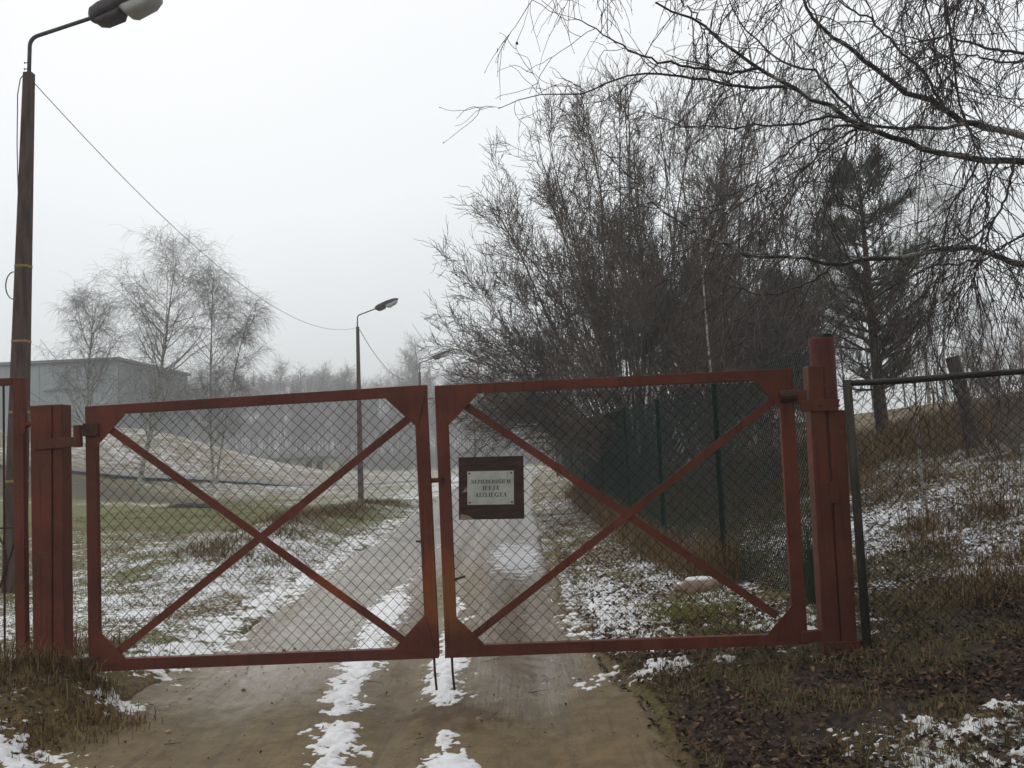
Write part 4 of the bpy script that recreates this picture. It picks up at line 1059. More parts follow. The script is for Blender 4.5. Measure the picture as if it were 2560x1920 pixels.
# two thin young birches close to the fences
def sapling(pix, d, r, seed, label):
    rs = np.random.default_rng(seed)
    pts = np.array([P(a, b, d) for a, b in pix]); g0 = pts[0].copy(); g0[2] = ground_z(g0[0], g0[1]) - .1
    pts = np.concatenate([[g0], pts]); tt_ = np.linspace(0, 1, len(pts)); t_ = np.linspace(0, 1, 14)
    p0 = np.stack([np.interp(t_, tt_, pts[:, k]) for k in range(3)], 1)[None]
    r0 = np.linspace(r, .006, 14)[None]
    s, dv, rr, tq, o = kids(rs, p0, r0, 22, .35, 1, 25, 55)
    p1, r1 = grow(rs, s, dv, rs.uniform(.3, 1.0, len(s)), np.full(len(s), .006), np.full(len(s), .003), 5, .1, .06)
    s, dv, rr, tq, o = kids(rs, p1, r1, 5, .2, 1, 25, 60)
    p2, r2 = grow(rs, s, dv, rs.uniform(.15, .45, len(s)), np.full(len(s), .003), np.full(len(s), .002), 3, .12, -.05)
    return tree_obj('young_birch', p0[0, 0], label, 'tree', [tubes(p0, r0, 8)], [tubes(p1, r1, 3), tubes(p2, r2, 3)], M['birch'], M['redtwig'])
sapling([(722, 545), (720, 486), (714, 410), (708, 343), (703, 280), (699, 222)], 11.6, .03, 111, 'thin white birch sapling just behind the green fence')
sapling([(928, 517), (920, 468), (919, 431), (915, 389), (912, 357), (908, 325)], 9.6, .022, 112, 'thin pale birch sapling seen through the old mesh fence')

def pine(base, H, seed, label, r=.13, rad_=2.0):
    rs = np.random.default_rng(seed); base = np.asarray(base, float)
    p0, r0 = grow(rs, base[None] - UP * .15, np.array([[0, 0, 1.0]]), np.array([H + .15]), np.array([r]), np.array([.02]), 14, .02, .05)
    s, dv, rr, t_, o = kids(rs, p0, r0, 135, .2, .99, 55, 92)
    l1 = rad_ * np.clip(1.25 - t_, .16, .78) * rs.uniform(.65, 1.2, len(s)) * np.clip(t_ * 3, .6, 1)
    p1, r1 = grow(rs, s, dv, l1, np.minimum(rr * .4, .03), np.full(len(s), .006), 7, .08, .13)
    s, dv, rr, t_, o = kids(rs, p1, r1, 19, .2, 1, 20, 60)
    p2, r2 = grow(rs, s, dv, rs.uniform(.15, .45, len(s)), np.full(len(s), .006), np.full(len(s), .004), 3, .1, .16)
    root = tree_obj('pine_tree', base, label, 'tree', [tubes(p0, r0, 9), tubes(p1, r1, 5)], [tubes(p2, r2, 3)], M['pinebark'], M['pinebark'], None, 'trunk', 'branchlets')
    # needles: thin blades round each branchlet
    s, dv, rr, t_, o = kids(rs, p2, r2, 18, .05, 1, 18, 45)
    tip = s + dv * rs.uniform(.08, .15, len(s))[:, None]
    sd = norm(np.cross(dv, rs.normal(size=dv.shape))) * .0055
    v = np.stack([s - sd, s + sd, tip], 1).reshape(-1, 3)
    mesh_np('crown', v, np.arange(len(v)).reshape(-1, 3), M['needle'], root)
pine(bpx(884, 446, 19), 5.9, 121, 'green pine tree on the slope behind the right gate post', .15, 2.3)
pine(on_ground(7.6, 24.5), 4.6, 122, 'smaller dim pine just left of and behind the larger pine', .1, 1.7)

def spruce(base, H, seed, label, group=None):
    rs = np.random.default_rng(seed); base = np.asarray(base, float)
    p0, r0 = grow(rs, base[None] - UP * .15, np.array([[0, 0, 1.0]]), np.array([H]), np.array([.17]), np.array([.02]), 12, .01, .05)
    s, dv, rr, t_, o = kids(rs, p0, r0, 190, .06, .99, 80, 100)
    l1 = H * .3 * np.clip(1.03 - t_, .05, 1) * rs.uniform(.75, 1.1, len(s))
    p1, r1 = grow(rs, s, dv, l1, np.full(len(s), .018), np.full(len(s), .006), 5, .06, -.05)
    s, dv, rr, t_, o = kids(rs, p1, r1, 26, .1, 1, 30, 65)
    p2, r2 = grow(rs, s, dv, rs.uniform(.25, .6, len(s)), np.full(len(s), .006), np.full(len(s), .004), 2, .1, -.08)
    root = tree_obj('shade_spruce', base, label, 'tree', [tubes(p0, r0, 9), tubes(p1, r1, 4)], None, M['pinebark'], M['pinebark'], group, 'trunk')
    a, b = p2[:, 0], p2[:, -1]; sd = norm(np.cross(b - a, UP)) * .05
    v = np.stack([a - sd * .5, a + sd * .5, (a + b) / 2 + sd, b, (a + b) / 2 - sd], 1).reshape(-1, 3)
    mesh_np('crown', v, np.arange(len(v)).reshape(-1, 5), M['needle'], root)
for i, (x, y, h) in enumerate([(2.9, -2.6, 10.5), (5.2, .1, 11), (7.6, 1.6, 11.5), (5.0, -5.2, 12)]):  # added out of view behind the camera, to darken the right side
    spruce(on_ground(x, y), h, 150 + i, 'dark spruce beside the approach, outside the picture on the right', 'spruces beside the approach')

# tall slim birches and bare trees on the rise behind
for i, (px, d, top, lab) in enumerate([(812, 33, 70, 'tall slim birch far behind, just left of the pine top'), (931, 34, 120, 'tall slim birch far behind, right of the pine'), (948, 40, 190, 'dim slender birch on the rise, farthest right behind the fence')]):
    b = bpx(px, 430, d); birch(b, P(px - 6, top, d), 130 + i, lab, .075, 30, .15, None, .8, M['birch'], .7)
# leaning broken trunk
b = bpx(972, 420, 13.5); tpt = P(952, 357, 13.5)
mb = MB(); mb.tube([b - UP * .2, b + (tpt - b) * .5 + np.array([.03, 0, 0]), tpt], [.11, .098, .1], 12); o = mb.build('trunk', M['bark'], None)
o.name = 'broken_trunk'; tag(o, 'leaning broken dark trunk standing on the slope behind the rail', 'stump')

# misty wood far off: individual trees copied from five grown ones
def far_tree(seed, H, kind):
    rs = np.random.default_rng(seed)
    p0, r0 = grow(rs, np.array([[0, 0, -.2]]), np.array([[0, 0, 1.0]]), np.array([H]), np.array([.18]), np.array([.03]), 10, .04, .05)
    s, dv, rr, t_, o = kids(rs, p0, r0, 30, .22, .98, 20 if kind else 30, 50 if kind else 65)
    l1 = H * rs.uniform(.14, .32, len(s)) * np.clip(1.25 - t_, .3, .9)
    p1, r1 = grow(rs, s, dv, l1, np.minimum(rr * .5, .05), np.full(len(s), .012), 6, .1, .12)
    s, dv, rr, t_, o = kids(rs, p1, r1, 10, .15, 1, 25, 60)
    p2, r2 = grow(rs, s, dv, rs.uniform(.8, 2.1, len(s)), np.full(len(s), .017), np.full(len(s), .011), 3, .12, .06)
    s, dv, rr, t_, o = kids(rs, p2, r2, 5, .2, 1, 25, 60)
    p3, r3 = grow(rs, s, dv, rs.uniform(.4, 1.2, len(s)), np.full(len(s), .012), np.full(len(s), .008), 2, .12, -.02 if kind else .04)
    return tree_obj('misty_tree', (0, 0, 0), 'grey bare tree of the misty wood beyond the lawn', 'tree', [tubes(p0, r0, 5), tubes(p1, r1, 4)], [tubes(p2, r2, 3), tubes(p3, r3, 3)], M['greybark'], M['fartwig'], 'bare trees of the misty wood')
rs = np.random.default_rng(77)
protos = [far_tree(140 + k, 15.0 + 1.0 * k, k % 2) for k in range(5)]
spots = []
for px in np.arange(96, 580, 6.4):
    for k in range(2):
        d = rs.uniform(125, 200); spots.append((px + rs.uniform(-4, 4), d, rs.uniform(372, 402)))
spots += [(285, 132, 362), (297, 138, 372), (325, 134, 364), (338, 146, 375), (421, 112, 336), (409, 122, 356), (447, 140, 372), (405, 150, 385), (468, 150, 380), (500, 140, 385), (268, 150, 380), (312, 150, 384), (355, 155, 388), (375, 150, 390), (545, 60, 330), (560, 70, 320)]
spots += [(-10, 120, 380), (5, 132, 372), (18, 140, 385), (-25, 128, 370)]
spots += [(px, rs.uniform(38, 62), rs.uniform(250, 345)) for px in np.arange(640, 1040, 30)]
for i, (px, d, top) in enumerate(spots):
    o = protos[i] if i < 5 else copy_tree(protos[int(rs.integers(5))])
    p = P(px, 470, d); gzv = float(terrain(np.array([p[0]]), np.array([d]), False)[0])
    h = P(px, top, d)[2] - gzv
    hh = 15.0 + 1.0 * [k for k in range(5) if o.children[0].data == protos[k].children[0].data][0]
    s = max(.3, h / hh)
    o.location = (p[0], d, gzv); o.scale = (s * rs.uniform(.8, 1.15), s * rs.uniform(.8, 1.15), s)
    o.rotation_euler = (0, 0, rs.uniform(0, 6.28))
# undergrowth at the foot of the wood
vs_, n0 = [], 8000
x = rs.uniform(-100, 30, n0); y = rs.uniform(112, 190, n0)
ok = ~((x > -4) & (x < 3) & (y < 80)); x, y = x[ok], y[ok]
st = np.stack([x, y, terrain(x, y, False) - .1], 1)
d_ = np.stack([rs.normal(0, .35, len(x)), rs.normal(0, .35, len(x)), np.ones(len(x))], 1)
p, r_ = grow(rs, st, d_, rs.uniform(1.5, 6.0, len(x)), np.full(len(x), .035), np.full(len(x), .01), 4, .15, .0)
s, dv, rr, t_, o = kids(rs, p, r_, 4, .2, 1, 20, 60)
p2, r2 = grow(rs, s, dv, rs.uniform(.6, 2.0, len(s)), np.full(len(s), .018), np.full(len(s), .011), 2, .15, 0)
v, f = join([tubes(p, r_, 3), tubes(p2, r2, 3)])
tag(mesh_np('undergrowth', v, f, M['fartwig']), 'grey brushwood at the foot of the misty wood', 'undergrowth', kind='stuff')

# ---- the birch whose boughs hang in from the right: limbs follow real sweeps, the rest is grown
BT = empty('weeping_birch', (5.6, 7.4, ground_z(5.6, 7.4)), 'large weeping birch whose bare boughs hang over the gate from the right', 'tree')
rs = np.random.default_rng(9)
limbs = [  # quarter-crop points, start radius m, end radius m, depth at start, depth at end
 ([(2420, 720), (2212, 700), (2090, 690), (1980, 685), (1850, 660), (1740, 625), (1640, 590), (1540, 560), (1440, 505), (1370, 465), (1290, 430), (1200, 375), (1120, 330), (1050, 285), (980, 235), (900, 175), (840, 120), (770, 70), (690, 50), (620, 10)], .036, .008, 7.1, 6.3),
 ([(1060, 295), (940, 320), (860, 300), (760, 285), (640, 270), (540, 235), (470, 190), (400, 150), (330, 110), (270, 80)], .014, .004, 6.5, 6.0),
 ([(1180, 375), (1060, 380), (960, 370), (850, 345), (720, 330), (600, 315), (500, 330), (400, 365), (310, 400), (200, 415), (110, 410), (0, 440), (-60, 470)], .014, .003, 6.5, 6.8),
 ([(1440, 508), (1350, 500), (1260, 530), (1130, 548), (1040, 540), (940, 550), (840, 545), (740, 550), (650, 510), (560, 480)], .013, .003, 6.6, 7.2),
 ([(1540, 560), (1440, 540), (1340, 560), (1260, 600), (1170, 670), (1080, 740), (1000, 830), (930, 930)], .013, .003, 6.6, 6.0),
 ([(1500, 545), (1400, 610), (1310, 680), (1220, 770), (1180, 870), (1150, 950)], .011, .003, 6.6, 6.3),
 ([(1490, 555), (1440, 650), (1400, 760), (1360, 900), (1330, 1010)], .009, .003, 6.6, 6.5),
 ([(2430, 640), (2212, 595), (2100, 560), (2000, 530), (1940, 520), (1870, 470), (1800, 430), (1720, 410), (1640, 350), (1560, 290), (1500, 240), (1430, 190), (1380, 150), (1310, 90), (1270, 20), (1230, -80)], .042, .012, 7.6, 7.3),
 ([(1960, 535), (1860, 555), (1760, 550), (1640, 555), (1540, 540), (1460, 480), (1380, 390), (1310, 300), (1200, 285), (1140, 250), (1080, 190), (1010, 130), (960, 60), (930, -20)], .02, .005, 7.5, 6.6),
 ([(2420, 250), (2212, 235), (2120, 215), (2060, 210), (1960, 180), (1880, 150), (1800, 175), (1700, 160), (1600, 110)], .018, .004, 7.4, 7.0),
 ([(2420, 290), (2212, 262), (2100, 270), (1990, 240), (1900, 235), (1800, 260)], .014, .004, 7.0, 6.6),
 ([(1870, 470), (1790, 330), (1700, 240), (1620, 150), (1540, 80), (1450, 30), (1370, -30)], .017, .006, 7.4, 7.0),
 ([(2420, 1210), (2212, 1150), (2100, 1110), (2030, 1080), (1950, 1070), (1850, 1085), (1730, 1100), (1600, 1115), (1500, 1120), (1380, 1150), (1280, 1110), (1160, 1110), (1010, 1105), (960, 1075), (870, 1040), (800, 1010), (720, 960), (650, 910), (590, 850), (520, 770), (460, 720), (380, 640)], .031, .004, 6.9, 7.6),
 ([(1380, 1150), (1320, 1200), (1240, 1240), (1150, 1270), (1080, 1275), (950, 1240), (880, 1210)], .011, .003, 7.1, 6.8),
 ([(2060, 1110), (1940, 1140), (1800, 1150), (1720, 1210), (1640, 1230), (1560, 1220), (1440, 1230)], .01, .003, 6.9, 6.5),
 ([(2400, 900), (2212, 1010), (2150, 1050), (2080, 1095)], .012, .010, 6.7, 6.9),
 ([(2170, 700), (2150, 780), (2130, 880), (2060, 980), (2040, 1100), (1990, 1200), (1960, 1330)], .014, .004, 7.0, 6.6),
 ([(2020, 690), (1980, 780), (1900, 880), (1870, 1000), (1850, 1150), (1830, 1300), (1780, 1430)], .011, .003, 7.0, 6.4),
 ([(2100, 700), (2050, 800), (2045, 920), (2060, 1040), (2080, 1200)], .009, .003, 7.0, 6.7),
 ([(1860, -60), (1890, 150), (1920, 330), (1940, 480), (2000, 620), (2050, 740), (2060, 900), (2010, 1100), (2080, 1320), (2120, 1480)], .013, .003, 6.8, 6.2),
 ([(1780, -60), (1810, 120), (1850, 330), (1830, 460), (1840, 620)], .009, .003, 6.9, 6.7),
 ([(1690, -80), (1700, 60), (1760, 170), (1860, 240)], .008, .003, 6.9, 6.7),
 ([(1240, -60), (1300, 40), (1330, 120), (1380, 210), (1440, 290), (1470, 410), (1500, 560)], .008, .003, 7.2, 6.8),
 ([(700, -60), (740, 20), (800, 60), (830, 130), (850, 230), (900, 290)], .008, .004, 6.4, 6.5),
 ([(1130, -60), (1145, 40), (1180, 110), (1220, 180), (1225, 250)], .006, .003, 7.0, 6.8),
]
over = []   # boughs above the picture from which strands hang
for k in range(12):
    x0 = rs.uniform(300, 2300); over.append(([(x0 + 320, -60 - rs.uniform(0, 160)), (x0 + 150, -120 - rs.uniform(0, 120)), (x0, -60 - rs.uniform(0, 120)), (x0 - 150, -40)], .012, .004, rs.uniform(6.2, 8), rs.uniform(6, 8)))
LP, LR, longs = [], [], []
K = 26
for pix, ra, rb, da, db in limbs + over:
    pp = np.array([P(*q2(a, b), da + (db - da) * k / (len(pix) - 1)) for k, (a, b) in enumerate(pix)])
    seg = np.concatenate([[0], np.cumsum(np.linalg.norm(np.diff(pp, axis=0), axis=1))])
    t_ = np.linspace(0, seg[-1], K + 1)
    # round the corners a little, keep the crooked look
    q = np.stack([np.interp(t_, seg, pp[:, c]) for c in range(3)], 1)
    q[1:-1] += rs.normal(0, .007, (K - 1, 3))
    LP.append(q); LR.append(np.linspace(ra, rb, K + 1) * .88); longs.append(seg[-1])
LP, LR, longs = np.array(LP), np.array(LR), np.array(longs)
trunk_p = np.array([[5.75, 7.6, ground_z(5.7, 7.5) - .2], [5.7, 7.55, 1.5], [5.6, 7.5, 2.8], [5.55, 7.4, 4.2], [5.45, 7.3, 5.6], [5.4, 7.2, 7.2]])
tp = np.stack([np.interp(np.linspace(0, 5, 15), np.arange(6), trunk_p[:, c]) for c in range(3)], 1)[None]
tr = np.linspace(.17, .06, 15)[None]
conn = []
for i, (pix, ra, rb, da, db) in enumerate(limbs):
    if pix[0][0] > 2390:
        s_ = LP[i, 0]; j = np.argmin(np.abs(tp[0, :, 2] - (s_[2] - .4))); a = tp[0, j]
        t_ = np.linspace(0, 1, 8)[:, None]
        conn.append((a * (1 - t_) + s_ * t_ + UP * .1 * np.sin(t_ * math.pi), np.linspace(ra * 1.6, ra, 8)))
cv, cr = np.array([c[0] for c in conn]), np.array([c[1] for c in conn])
big = LR[:, 0] > .016
v, f = tubes(tp, tr, 14); mesh_np('trunk', v, f, M['birch'], BT, smooth=True)
v, f = join([tubes(cv, cr, 8), tubes(LP[big], LR[big], 8)]); mesh_np('boughs', v, f, M['birchlimb'], BT, smooth=True)
def proj(p):
    v = p - cam_pos; d = v @ _f
    return np.stack([CX + F * (v @ _r) / d, CY - F * (v @ _u) / d], -1)
nk = np.maximum(3, (longs * 6.2).astype(int))
s, dv, rr, t_, o = kids(rs, LP, LR, nk, .03, 1, 28, 70)
px_ = proj(s)
dv[:, 1] *= .6
l1 = rs.uniform(.22, .8, len(s)) * np.where(px_[:, 1] > 230, .75, 1.0)
p1, r1 = grow(rs, s, dv, l1, np.minimum(rr * .6, .0052), np.full(len(s), .0024), 10, .19, np.where(px_[:, 0] > 760, -.16, -.03))
s, dv, rr, t_, o = kids(rs, p1, r1, 4, .15, 1, 28, 70)
px_ = proj(s)
p2, r2 = grow(rs, s, dv, rs.uniform(.1, .5, len(s)), np.full(len(s), .0028), np.full(len(s), .0019), 7, .2, np.where(px_[:, 0] > 760, -.22, -.08))
# long hanging strands, thick in the right hand part
hang = np.array([7 if l[0][-1][0] > 600 else 1 for l in limbs] + [5] * len(over))
hang[[0, 7, 9, 10, 12, 16, 17, 19]] += 5
s, dv, rr, t_, o = kids(rs, LP, LR, hang, .05, .98, 30, 80)
px_ = proj(s); okk = (px_[:, 0] > 690) | (rs.random(len(s)) < .25); s, dv, px_ = s[okk], dv[okk], px_[okk]
dv = norm(dv * np.array([1, .7, .4]) + np.array([0, 0, -.5]))
l3 = np.where(px_[:, 0] > 760, rs.uniform(.5, 1.7, len(s)), rs.uniform(.3, .8, len(s)))
p3, r3 = grow(rs, s, dv, l3, rs.uniform(.0035, .0055, len(s)), np.full(len(s), .0022), 12, .13, np.full(len(s), -.30))
s, dv, rr, t_, o = kids(rs, p3, r3, 7, .12, 1, 22, 55)
p4, r4 = grow(rs, s, dv, rs.uniform(.12, .5, len(s)), np.full(len(s), .003), np.full(len(s), .002), 5, .12, np.full(len(s), -.25))
v, f = join([tubes(LP[~big], LR[~big], 6), tubes(p1, r1, 4), tubes(p2, r2, 3), tubes(p3, r3, 4), tubes(p4, r4, 3)])
mesh_np('crown', v, f, M['twig'], BT, smooth=True)
# buds, catkins and a few last leaves on the twigs
ends = np.concatenate([p4[:, -1], p2[::2, -1], p4[:, 2]]); dirs = np.concatenate([norm(p4[:, -1] - p4[:, -2]), norm(p2[::2, -1] - p2[::2, -2]), norm(rs.normal(size=(len(p4), 3)))])
L_ = rs.uniform(.008, .022, len(ends))[:, None]
bp = np.stack([ends, ends + dirs * L_ * .5, ends + dirs * L_], 1); br = np.stack([np.full(len(ends), .002), rs.uniform(.003, .0048, len(ends)), np.full(len(ends), .001)], 1)
v, f = tubes(bp, br, 4)
tag(mesh_np('buds', v, f, M['twig'], BT, smooth=True), kind='stuff')
lf = p1[rs.choice(len(p1), 14, False), -1]
vv = []
for c in lf:
    a, b = norm(rs.normal(size=3)), norm(rs.normal(size=3)); n_ = norm(np.cross(a, b)); b = np.cross(n_, a); q = rs.uniform(.012, .022)
    vv += [c, c + a * q + b * q * .7 + n_ * .004, c + a * q * 2.4 - UP * .01, c + a * q - b * q * .7 + n_ * .004]
tag(mesh_np('leaves', np.array(vv), np.arange(len(vv)).reshape(-1, 4), M['leaf'], BT, attrs={'tint': np.full(len(vv), .6)}), kind='stuff')

# ------------------------------------------------------------------ buildings
def hall():
    root = empty('industrial_hall', (-30, 60, 3.0), 'grey sheet metal hall half hidden by the lawn birches', 'building')
    x0, x1, y0, y1, z0, z1 = -52.0, -27.0, 60.0, 73.0, 1.0, 8.75
    mb = MB(); mb.box(((x0 + x1) / 2, (y0 + y1) / 2, (z0 + z1) / 2), x1 - x0, y1 - y0, z1 - z0); mb.build('wall', M['hallwall'], root)
    mb = MB(); mb.box((x1 + .02, (y0 + y1) / 2, (z0 + z1) / 2 - .1), .06, y1 - y0 - .3, z1 - z0 - .3); mb.build('side_cladding', M['halldark'], root)
    mb = MB(); mb.box(((x0 + x1) / 2, (y0 + y1) / 2, z1 + .08), x1 - x0 + .5, y1 - y0 + .5, .2); mb.build('roof', M['halldark'], root)
    d = P(47, 392, y0 - .06); d1 = P(92, 390, y0 - .06)
    mb = MB(); mb.box(((d[0] + d1[0]) / 2, y0 - .05, (d[2] + 2.5) / 2), d1[0] - d[0], .12, d[2] - 2.5); dr = mb.build('door', M['halldoor'], root)
    mb = MB(); mb.box(((d[0] + d1[0]) / 2, y0 - .07, d[2] + .08), d1[0] - d[0] + .3, .2, .12); mb.build('door_frame', M['halldark'], dr)
    mb = MB()
    for k in range(1, 14): mb.box((x0 + (x1 - x0) * k / 14, y0 - .02, (z0 + z1) / 2 + .1), .07, .05, z1 - z0 - .3)
    mb.build('wall_seams', M['halldoor'], root)
hall()
a, b = P(276, 476, 76), P(330, 476, 76); top = P(300, 458.5, 76)[2]; zb = min(a[2], b[2]) - .3
sh = empty('low_shed', ((a[0] + b[0]) / 2, 76, zb + .3), 'low beige flat roofed shed at the foot of the misty wood', 'shed')
mb = MB(); mb.box(((a[0] + b[0]) / 2, 78, (zb + top) / 2), b[0] - a[0], 4, top - zb); mb.build('wall', M['beige'], sh)
mb = MB(); mb.box(((a[0] + b[0]) / 2, 78, top + .07), b[0] - a[0] + .5, 4.6, .14); mb.build('roof', M['halldark'], sh)
for fx in (.62, .82):
    mb = MB(); mb.box((a[0] + (b[0] - a[0]) * fx, 75.97, zb + .3 + (top - zb - .3) * .42), .5, .08, (top - zb - .3) * .82); mb.build('door', M['hedge'], sh)
# ------------------------------------------------------------------ small things
def rock(c, sx_, sy_, sz_, seed, mat, n=12, m_=18):
    rs_ = np.random.default_rng(seed); vs_ = []
    for j in range(n + 1):
        th = math.pi * j / n
        for k in range(m_):
            ph = 2 * math.pi * k / m_
            d_ = np.array([math.sin(th) * math.cos(ph), math.sin(th) * math.sin(ph), math.cos(th)])
            d_ = np.sign(d_) * np.abs(d_) ** .7
            q = 1 + .35 * (float(fbm(d_[0] * 2 + seed, d_[1] * 2 + d_[2] * 1.7, 1.1, 3, seed)) - .5)
            vs_.append(np.array(c) + d_ * q * np.array([sx_, sy_, sz_]))
    f = [(j * m_ + k, j * m_ + (k + 1) % m_, (j + 1) * m_ + (k + 1) % m_, (j + 1) * m_ + k)[::-1] for j in range(n) for k in range(m_)]
    return np.array(vs_), np.array(f)
for i, (px, py, sx_, sz_, lab) in enumerate([(700, 592, .17, .085, 'tan boulder lying under the green fence, larger of the pair, snow on top'), (686, 587, .12, .05, 'flat tan stone at the left side of the boulder')]):
    d_ = 8.5 + .2 * i; c = P(px, py, d_); c[2] = ground_z(c[0], c[1]) + sz_ * .5
    root = empty('stone', c, lab, 'stone', 'stones by the green fence')
    v, f = rock(c, sx_, sx_ * .7, sz_, 5 + i, M['stone']); mesh_np('rock', v, f, M['stone'], root, smooth=True)
    v, f = rock(c + UP * sz_ * .8, sx_ * .75, sx_ * .5, sz_ * .3, 9 + i, M['snow'], 8, 14); mesh_np('snow_cap', v, f, M['snow'], root, smooth=True)
for i, (px, py, lab) in enumerate([(185, 511.5, 'dark flat slab lying on the lawn, left of the two'), (204, 513, 'dark flat slab lying on the lawn, right of the two')]):
    c = P(px, py, 27); c[2] = ground_z(c[0], c[1]) + .06
    mb = MB(); mb.box(c, .75, .7, .09); mb.box(c + np.array([.05, 0, .065]), .55, .5, .05); o = mb.build('ground_slab', M['darkslab'], None, .015); tag(o, lab, 'slab', 'slabs on the lawn')

def blades(x, y, L, wd, lean, rs_, zoff=0.0, tint=None, onroad=False):
    n = len(x); z = terrain(x, y) + zoff
    az = rs_.uniform(0, 2 * math.pi, n); ln = lean * rs_.uniform(.3, 1.3, n)
    dx, dy = np.cos(az), np.sin(az); sx_, sy_ = -dy * wd / 2, dx * wd / 2
    b0 = np.stack([x - sx_, y - sy_, z - .01], 1); b1_ = np.stack([x + sx_, y + sy_, z - .01], 1)
    mx_, my_ = x + dx * L * ln * .35, y + dy * L * ln * .35
    hz = L * np.sqrt(np.clip(1 - (ln * .8) ** 2, .08, 1))
    m0 = np.stack([mx_ - sx_ * .8, my_ - sy_ * .8, z + hz * .65], 1); m1 = np.stack([mx_ + sx_ * .8, my_ + sy_ * .8, z + hz * .65], 1)
    tp_ = np.stack([x + dx * L * ln, y + dy * L * ln, z + hz * (1 - .25 * ln)], 1)
    v = np.stack([b0, b1_, m1, m0, tp_], 1).reshape(-1, 3); i = np.arange(n)[:, None] * 5
    tint = rs_.random(n) if tint is None else np.clip(tint, 0, 1)
    return v, (i + np.array([0, 1, 2, 3])), (i + np.array([3, 2, 4])), np.repeat(tint, 5)
def grass(name, groups, mat, label):
    vs_, q_, t_, a_, b = [], [], [], [], 0
    for v, q, t3, tn_ in groups:
        vs_.append(v); q_.append(q + b); t_.append(t3 + b); a_.append(tn_); b += len(v)
    o = mesh_np(name, np.concatenate(vs_), [np.concatenate(q_), np.concatenate(t_)], mat, None, True, {'tint': np.concatenate(a_)})
    tag(o, label, 'grass', kind='stuff')
rs = np.random.default_rng(21)
def clump(cx_, cy_, rx_, ry_, n): return cx_ + rx_ * rs.normal(size=n) * .6, cy_ + ry_ * rs.normal(size=n) * .6
G = []
def offroad(x, y, mrg=0.03): return road_in(x, y) < -mrg
# short winter turf on the lawn and slope, thinning with distance
x = rs.uniform(-11, -2.4, 90000); y = 5.2 + 24 * rs.random(90000) ** 1.5
ok = offroad(x, y, .1) & (fbm(x, y, 2.2, 3, 201) > .42); x, y = x[ok], y[ok]
G.append(blades(x, y, rs.uniform(.02, .06, len(x)), .004 + y * .0002, 1.0, rs, 0, fbm(x, y, .6, 3, 203) * 1.5 - .25 + rs.normal(0, .12, len(x))))
x = rs.uniform(2.3, 9, 60000); y = 5.9 + 14 * rs.random(60000) ** 1.3
ok = fbm(x, y, 1.7, 3, 205) > .45; x, y = x[ok], y[ok]
G.append(blades(x, y, rs.uniform(.05, .17, len(x)), .0045 + y * .0002, 1.0, rs, 0, fbm(x, y, .8, 3, 207) * 1.6 - .2 + rs.normal(0, .12, len(x))))
x = rs.uniform(.55, 3.6, 40000); y = rs.uniform(3.4, 6.8, 40000)
ok = offroad(x, y, .02) & (fbm(x, y, 3.0, 3, 209) > .48); x, y = x[ok], y[ok]
G.append(blades(x, y, rs.uniform(.03, .10, len(x)), .003, 1.1, rs, 0, rs.uniform(.1, 1.0, len(x))))
x, y = 1.40 + .28 * rs.normal(size=9000), 7.3 + .55 * rs.normal(size=9000)
ok = offroad(x, y); x, y = x[ok], y[ok]
G.append(blades(x, y, rs.uniform(.015, .04, len(x)), .005, 1.0, rs, 0, rs.uniform(0, .12, len(x))))
x = rs.uniform(.5, 2.0, 16000); y = rs.uniform(6.6, 20, 16000); ok = offroad(x, y) & (fbm(x, y, 3, 3, 211) > .5); x, y = x[ok], y[ok]
G.append(blades(x, y, rs.uniform(.03, .09, len(x)), .004, 1.0, rs, 0, rs.uniform(.3, .9, len(x))))
grass('grass', G, M['grass'], 'short winter grass on the lawn, verges and slope')
G = []
for cx_, cy_, rx_, ry_, n, La, Lb, ln in [(-3.25, 5.62, .2, .08, 200, .12, .32, .85), (-2.95, 5.64, .16, .06, 260, .1, .28, .9), (-2.68, 5.6, .14, .07, 220, .08, .22, .9), (-2.95, 5.35, .3, .12, 420, .05, .17, 1.05), (-2.45, 5.25, .22, .16, 500, .04, .12, 1.05), (-2.6, 4.9, .25, .2, 420, .03, .11, 1.1), (-3.2, 6.4, .4, .4, 700, .1, .25, .9)]:
    x, y = clump(cx_, cy_, rx_, ry_, n); G.append(blades(x, y, rs.uniform(La, Lb, n), .005, ln, rs))
y = rs.uniform(8.6, 24, 9000); x = np.interp(y, [g_[1] for g_ in gp], [g_[0] for g_ in gp]) - .12 + .16 * rs.normal(size=len(y))
ok = offroad(x, y, .1); x, y = x[ok], y[ok]
hgt = .25 + .4 * fbm(x, y, .8, 2, 215)
G.append(blades(x, y, hgt * rs.uniform(.6, 1.2, len(x)), .006, .55, rs))
for k in range(130):
    cx_, cy_ = rs.uniform(2.4, 9), 6.2 + 14 * rs.random() ** 1.2
    n = 110; x, y = clump(cx_, cy_, .25, .2, n); G.append(blades(x, y, rs.uniform(.12, .38, n) * (1 + .03 * cy_), .006, .95, rs, 0, rs.uniform(.1, .8, n)))
for k in range(60):
    cx_, cy_ = rs.uniform(2.5, 9), rs.uniform(14, 22)
    n = 160; x, y = clump(cx_, cy_, .4, .35, n); G.append(blades(x, y, rs.uniform(.2, .55, n), .009, .8, rs, 0, rs.uniform(.2, .9, n)))
for k in range(50):
    cy_ = rs.uniform(12, 26); cx_ = -4.0 + .4 * rs.normal()
    n = 140; x, y = clump(cx_, cy_, .3, .3, n); G.append(blades(x, y, rs.uniform(.08, .25, n), .008, .95, rs, 0, rs.uniform(0, .75, n)))
grass('dry_grass', G, M['drygrass'], 'tufts of long yellow dry grass')
